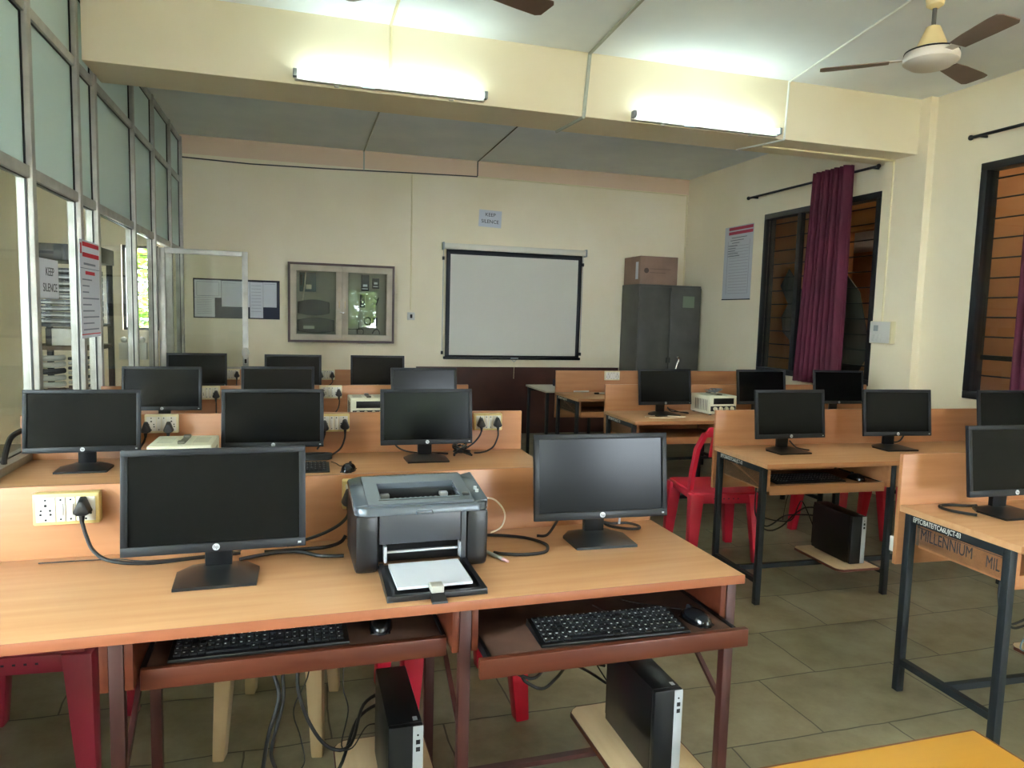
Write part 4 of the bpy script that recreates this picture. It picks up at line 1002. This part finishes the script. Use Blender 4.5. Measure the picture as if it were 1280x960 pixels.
power_cable('plug nearest the aisle on the socket board of the second desk', 1.0, 3.583, .902, [(1.0,3.565,.83),(.975,3.55,.785),(.94,3.54,.764),(.90,3.53,.757),(.865,3.525,.757)], .0045)
mb = MB()
for k in range(6): mb.tube([(.79+.05*math.cos(k*1.3+j*1.1)*(1-.1*j), 3.50+.045*math.sin(k*2.1+j), ZT+.008+.013*j) for j in range(5)], .0055, n=6)
tag(mb.build('tied_cable', RUBBER), 'knot of black cable tied up behind the grey-sheen monitor', 'cable')
cable('black cord behind the stand of the grey-sheen monitor', [(.45,3.545,.83),(.48,3.56,.79),(.53,3.57,.766),(.6,3.57,Z0+.001),(.68,3.55,Z0+.001),(.73,3.53,Z0+.001)], .0045)
power_cable('plug at the aisle side of the middle socket board of the second desk', .222, 3.583, .905, [(.22,3.565,.84),(.205,3.56,.80),(.18,3.555,.775),(.15,3.55,.762),(.12,3.535,.758)], .0045)
power_cable('plug half hidden by the middle monitor of the second desk', .124, 3.582, .90, [(.115,3.57,.83),(.09,3.56,.79)], .0045)
mb = MB()
for k in range(4): mb.tube([(.08+.075*math.cos(j*.8+k*.3), 3.50+.028*math.sin(j*.8+k*.3), ZT+.007+.007*k) for j in range(9)], .005, n=6)
tag(mb.build('coiled_cable', RUBBER), 'black cable coiled on the second desk beside the middle monitor', 'cable')
power_cable('plug behind the partition end monitor of the second desk', -.665, 3.587, .905, [(-.675,3.57,.84),(-.70,3.56,.80)], .0045)
power_cable('plug above the power supply of the second desk', -.57, 3.585, .905, [(-.57,3.57,.84),(-.55,3.56,.79)], .0045)
power_cable('plug with a cord hanging straight down on the third desk, partition end', -.507, 4.974, .90, [(-.507,4.97,.84),(-.507,4.965,.78),(-.508,4.96,.76)], .004)
power_cable('plug with curved cord beside the power supply of the third desk', .268, 4.996, .905, [(.272,4.985,.85),(.262,4.98,.80),(.23,4.97,.768),(.15,4.96,.757)], .004)
power_cable('plug half hidden by the middle monitor of the third desk', .155, 4.993, .905, [(.15,4.985,.85),(.13,4.98,.80)], .004)
power_cable('plug on the rearmost desk beside the glass door', -.485, 6.35, .912, [(-.487,6.33,.85),(-.485,6.325,.80),(-.48,6.32,.765)], .004)
power_cable('plug with bent cord on the rearmost desk, aisle side of its socket board', .285, 6.36, .908, [(.288,6.34,.855),(.26,6.335,.825),(.2,6.33,.815)], .004)
power_cable('plug half hidden by the middle monitor of the rearmost desk', .19, 6.358, .908, [], .004)
# under the desks
SP = 'black leads hanging under the printer desk'
cable('thick black cord looping low under the pulled-out tray, outermost loop', [(.56,2.0,.575),(.56,1.95,.56),(.552,1.92,.51),(.577,1.9,.455),(.63,1.9,.415),(.67,1.9,.41),(.73,1.95,.43),(.80,2.03,.41),(.90,2.09,.34),(.985,2.115,.30)], .0048, group=SP)
cable('thick black cord dropping deepest under the pulled-out tray', [(.61,2.05,.575),(.62,1.97,.56),(.63,1.93,.50),(.63,1.92,.41),(.66,1.92,.375),(.70,1.92,.36),(.75,1.95,.37),(.82,2.02,.37),(.92,2.12,.29),(1.0,2.13,.23)], .0048, group=SP)
cable('thin lead in a narrow loop beside the aisle computer', [(.67,2.05,.575),(.67,1.97,.52),(.69,1.96,.46),(.73,1.97,.44),(.80,2.02,.46),(.92,2.09,.44),(1.0,2.105,.40)], .0025, group=SP)
cable('thin lead tangled behind the aisle computer', [(.97,2.14,.575),(.93,2.13,.52),(.905,2.12,.46),(.91,2.11,.44),(.94,2.12,.5),(.955,2.13,.42),(.95,2.13,.33),(1.0,2.115,.24)], .0025, group=SP)
cable('black cord falling to the floor beside the cream chair', [(-.075,2.1,.575),(-.075,2.0,.50),(-.05,1.95,.42),(-.075,1.93,.33),(-.09,1.93,.24),(-.10,1.93,.15),(-.09,1.93,.03)], .0055, group=SP)
cable('thick black cord swinging from the closed tray to the computer', [(.0,2.12,.575),(.0,1.98,.50),(0,1.95,.43),(.03,1.93,.34),(.08,1.93,.265),(.14,1.95,.25),(.19,2.115,.27),(.255,2.13,.30)], .005, group=SP)
cable('black cord in a wide low loop to the computer under the printer', [(-.045,2.12,.575),(-.04,1.98,.47),(-.04,1.95,.40),(-.066,1.93,.30),(-.067,1.93,.25),(-.03,1.93,.17),(.04,1.94,.14),(.11,1.97,.17),(.17,2.09,.24),(.245,2.12,.27)], .005, group=SP)
cable('thin kinked wire in front of the cream chair leg', [(.03,2.15,.575),(.03,2.0,.46),(-.012,1.98,.36),(.006,1.97,.28),(.015,1.955,.21),(-.03,1.955,.165),(-.035,1.945,.15),(-.06,1.93,.08)], .002, group=SP)
cable('thin wire hanging straight between the two chairs', [(.12,2.15,.575),(.122,2.0,.46),(.122,1.98,.40),(.135,1.97,.34),(.117,1.97,.24),(.15,2.0,.21),(.2,2.1,.21),(.25,2.115,.2)], .002, group=SP)
SQ = 'black leads hanging under the steel legged desk with the computer shelf'
cable('black cord in the outer loop beside the shelf computer', [(2.50,3.38,.575),(2.46,3.33,.53),(2.43,3.32,.44),(2.42,3.3,.37),(2.46,3.3,.33),(2.53,3.32,.31),(2.63,3.36,.32),(2.75,3.42,.36),(2.86,3.47,.38),(2.93,3.47,.38)], .0045, group=SQ)
cable('black cord in the inner loop beside the shelf computer', [(2.47,3.40,.575),(2.44,3.36,.50),(2.42,3.33,.42),(2.45,3.33,.37),(2.50,3.34,.33),(2.57,3.37,.33),(2.68,3.41,.36),(2.85,3.47,.34),(2.94,3.47,.33)], .0045, group=SQ)
cable('black cord stretched nearly level to the shelf computer', [(2.41,3.26,.41),(2.52,3.27,.38),(2.64,3.30,.37),(2.76,3.40,.42),(2.86,3.485,.41),(2.95,3.485,.25)], .0035, group=SQ)
mb_ = cable('thin stiff wire standing up beside the shelf computer', [(2.66,3.40,.34),(2.67,3.40,.42),(2.69,3.4,.5),(2.70,3.4,.53)], .002)
cable('black cord hanging furthest back under the MILLENNIUM desk', [(2.64,2.15,.575),(2.64,2.08,.52),(2.655,2.06,.45),(2.65,2.06,.39),(2.67,2.05,.33),(2.70,2.05,.30),(2.76,2.05,.31),(2.84,2.06,.33),(2.95,2.08,.36)], .005)
cable('black cord crossing in front under the MILLENNIUM desk', [(2.70,2.15,.575),(2.69,2.1,.50),(2.66,2.08,.42),(2.67,2.07,.34),(2.72,2.06,.28),(2.79,2.05,.29),(2.86,2.06,.30),(2.95,2.08,.32)], .005)
cable('thin blue-grey network lead under the MILLENNIUM desk', [(2.75,2.12,.575),(2.75,2.03,.50),(2.76,2.0,.40),(2.74,2.0,.30),(2.70,2.0,.25),(2.70,2.0,.22),(2.74,2.0,.21),(2.82,2.0,.22)], .003, mat('blue_grey_lead', '#56646e', .5))
cable('black cord looped on top of the MILLENNIUM desk beside the monitor', [(2.47,2.045,Z0),(2.43,2.10,Z0),(2.42,2.15,Z0),(2.44,2.185,Z0),(2.49,2.19,Z0),(2.56,2.165,Z0),(2.60,2.16,Z0)], .0055)
cable('pale test lead looped on the desk in front of the cupboard side monitor', [(2.42,4.67,.754),(2.45,4.72,.754),(2.55,4.74,.754),(2.66,4.70,.754),(2.74,4.66,.754),(2.62,4.62,.754),(2.50,4.63,.754),(2.44,4.65,.754)], .003, mat('white_lead', '', .5))
cable('black cords beside the stand of the monitor by the power supply', [(2.70,4.86,.80),(2.74,4.88,Z0+.01),(2.80,4.87,Z0+.006),(2.86,4.84,Z0+.004),(2.84,4.80,Z0+.004),(2.78,4.83,Z0+.012),(2.72,4.90,Z0+.03)], .004)
cable('black cord from the aisle end monitor of the computer shelf desk', [(2.67,3.40,.80),(2.70,3.38,.765),(2.735,3.36,Z0),(2.75,3.33,Z0)], .004)
cable('pair of black cords beside the middle monitor of the computer shelf desk', [(3.37,3.42,.80),(3.42,3.42,.77),(3.47,3.42,.775),(3.50,3.42,.81)], .0045)
cable('black cords draped over the partition end of the second desk', [(-1.165,3.60,.90),(-1.18,3.52,.88),(-1.185,3.46,.80),(-1.17,3.42,.768)], .012)

# markers on the empty desk
t = thing('marker', 'white marker lying along the panel of the empty desk', 'marker', (2.60, 6.36, .7585), R(1))
MB().cyl((-.075, 0, 0), (.045, 0, 0), .0075, n=12).build('barrel', WHITE, t)
MB().cyl((.045, 0, 0), (.08, 0, 0), .008, n=12).build('cap', WHITE, t)
t = thing('marker', 'black capped white marker on the empty desk', 'marker', (2.74, 6.19, .7585), R(2))
MB().cyl((-.03, 0, 0), (.08, 0, 0), .0075, n=12).build('barrel', WHITE, t)
MB().cyl((-.075, 0, 0), (-.03, 0, 0), .0085, n=12).build('cap', BLACK, t)

# ------------------------------------------------------------------ corridor beyond the partition: network rack
RX = -1.69
t = thing('network_rack', 'open black network rack beyond the glass partition', 'rack', (RX, 6.35, 0))
for x in (-.22, .22):
    for y in (-.25, .25): MB().box(x-.02, x+.02, y-.02, y+.02, 0, 1.80, .002).build('post', BLACK, t)
MB().box(-.25, .25, -.28, .28, 1.78, 1.90, .004).build('top_cover', BLACK, t)
for z in (.76, 1.29): MB().box(-.23, .23, -.26, .26, z, z+.02).build('shelf', BLACK, t)
tag(MB().box(-.23, .23, -.26, .26, 1.115, 1.145).build('shelf', CHIP, t), 'brown shelf')
for i in range(9):
    s = thing('network_switch', 'thin dark network unit stacked in the upper part of the rack', 'network switch', (RX, 6.3, 1.311+i*.047), 0, 'network units in the rack')
    MB().box(-.195, .195, -.2, .2, 0, .038, .003).build('case', mat('dark_unit', '#1d1f22', .4), s)
    MB().box(-.19, .19, -.204, -.199, .010, .022, .001).build('face_strip', mat('unit_face', '#a9aaa6', .4), s)
s = thing('control_unit', 'white wall box with dark terminals below the network units', 'electric box', (RX-.02, 6.25, 1.146))
MB().box(-.06, .15, -.1, .1, 0, .13, .004).build('case', WHITE, s); MB().box(-.1, -.06, -.1, .1, 0, .13, .003).build('terminal_block', BLACK, s)
BG, BD = mat('grey_bundle', '#bdbcb6', .5), mat('dark_bundle', '#3a3b3f', .5)
for i in range(6):
    o = MB().tube([(RX-.19, 6.17, .806+i*.05), (RX-.13, 6.10, .803+i*.05), (RX-.06, 6.11, .803+i*.05), (RX-.01, 6.18, .806+i*.05)], .0215, n=8).build('cable_bundle', BG if i % 3 else BD)
    tag(o, 'bundle of grey network cable coiled on the low rack shelf', 'cables', 'cable bundles in the rack')
for i in range(8):
    o = MB().tube([(RX+.03, 6.15, .797+i*.036), (RX+.10, 6.13, .799+i*.036), (RX+.18, 6.15, .807+i*.036)], .0125, n=6).build('patch_cable', BD if i % 2 else BG)
    tag(o, 'short patch cable lying on the low rack shelf', 'cables', 'patch cables in the rack')
for x, z, lb in ((-1.765, 1.0, 'white meter box on the corridor end wall, under the small window'), (-1.59, 1.0, 'white box with a round top on the corridor end wall')):
    s = thing('meter_box', lb, 'electric box', (x, YB, z))
    MB().box(-.045, .045, -.06, -.002, -.11, .07, .004).build('case', WHITE, s)
    MB().sphere((0, -.035, .10), .032, n=14).build('dome', WHITE, s)
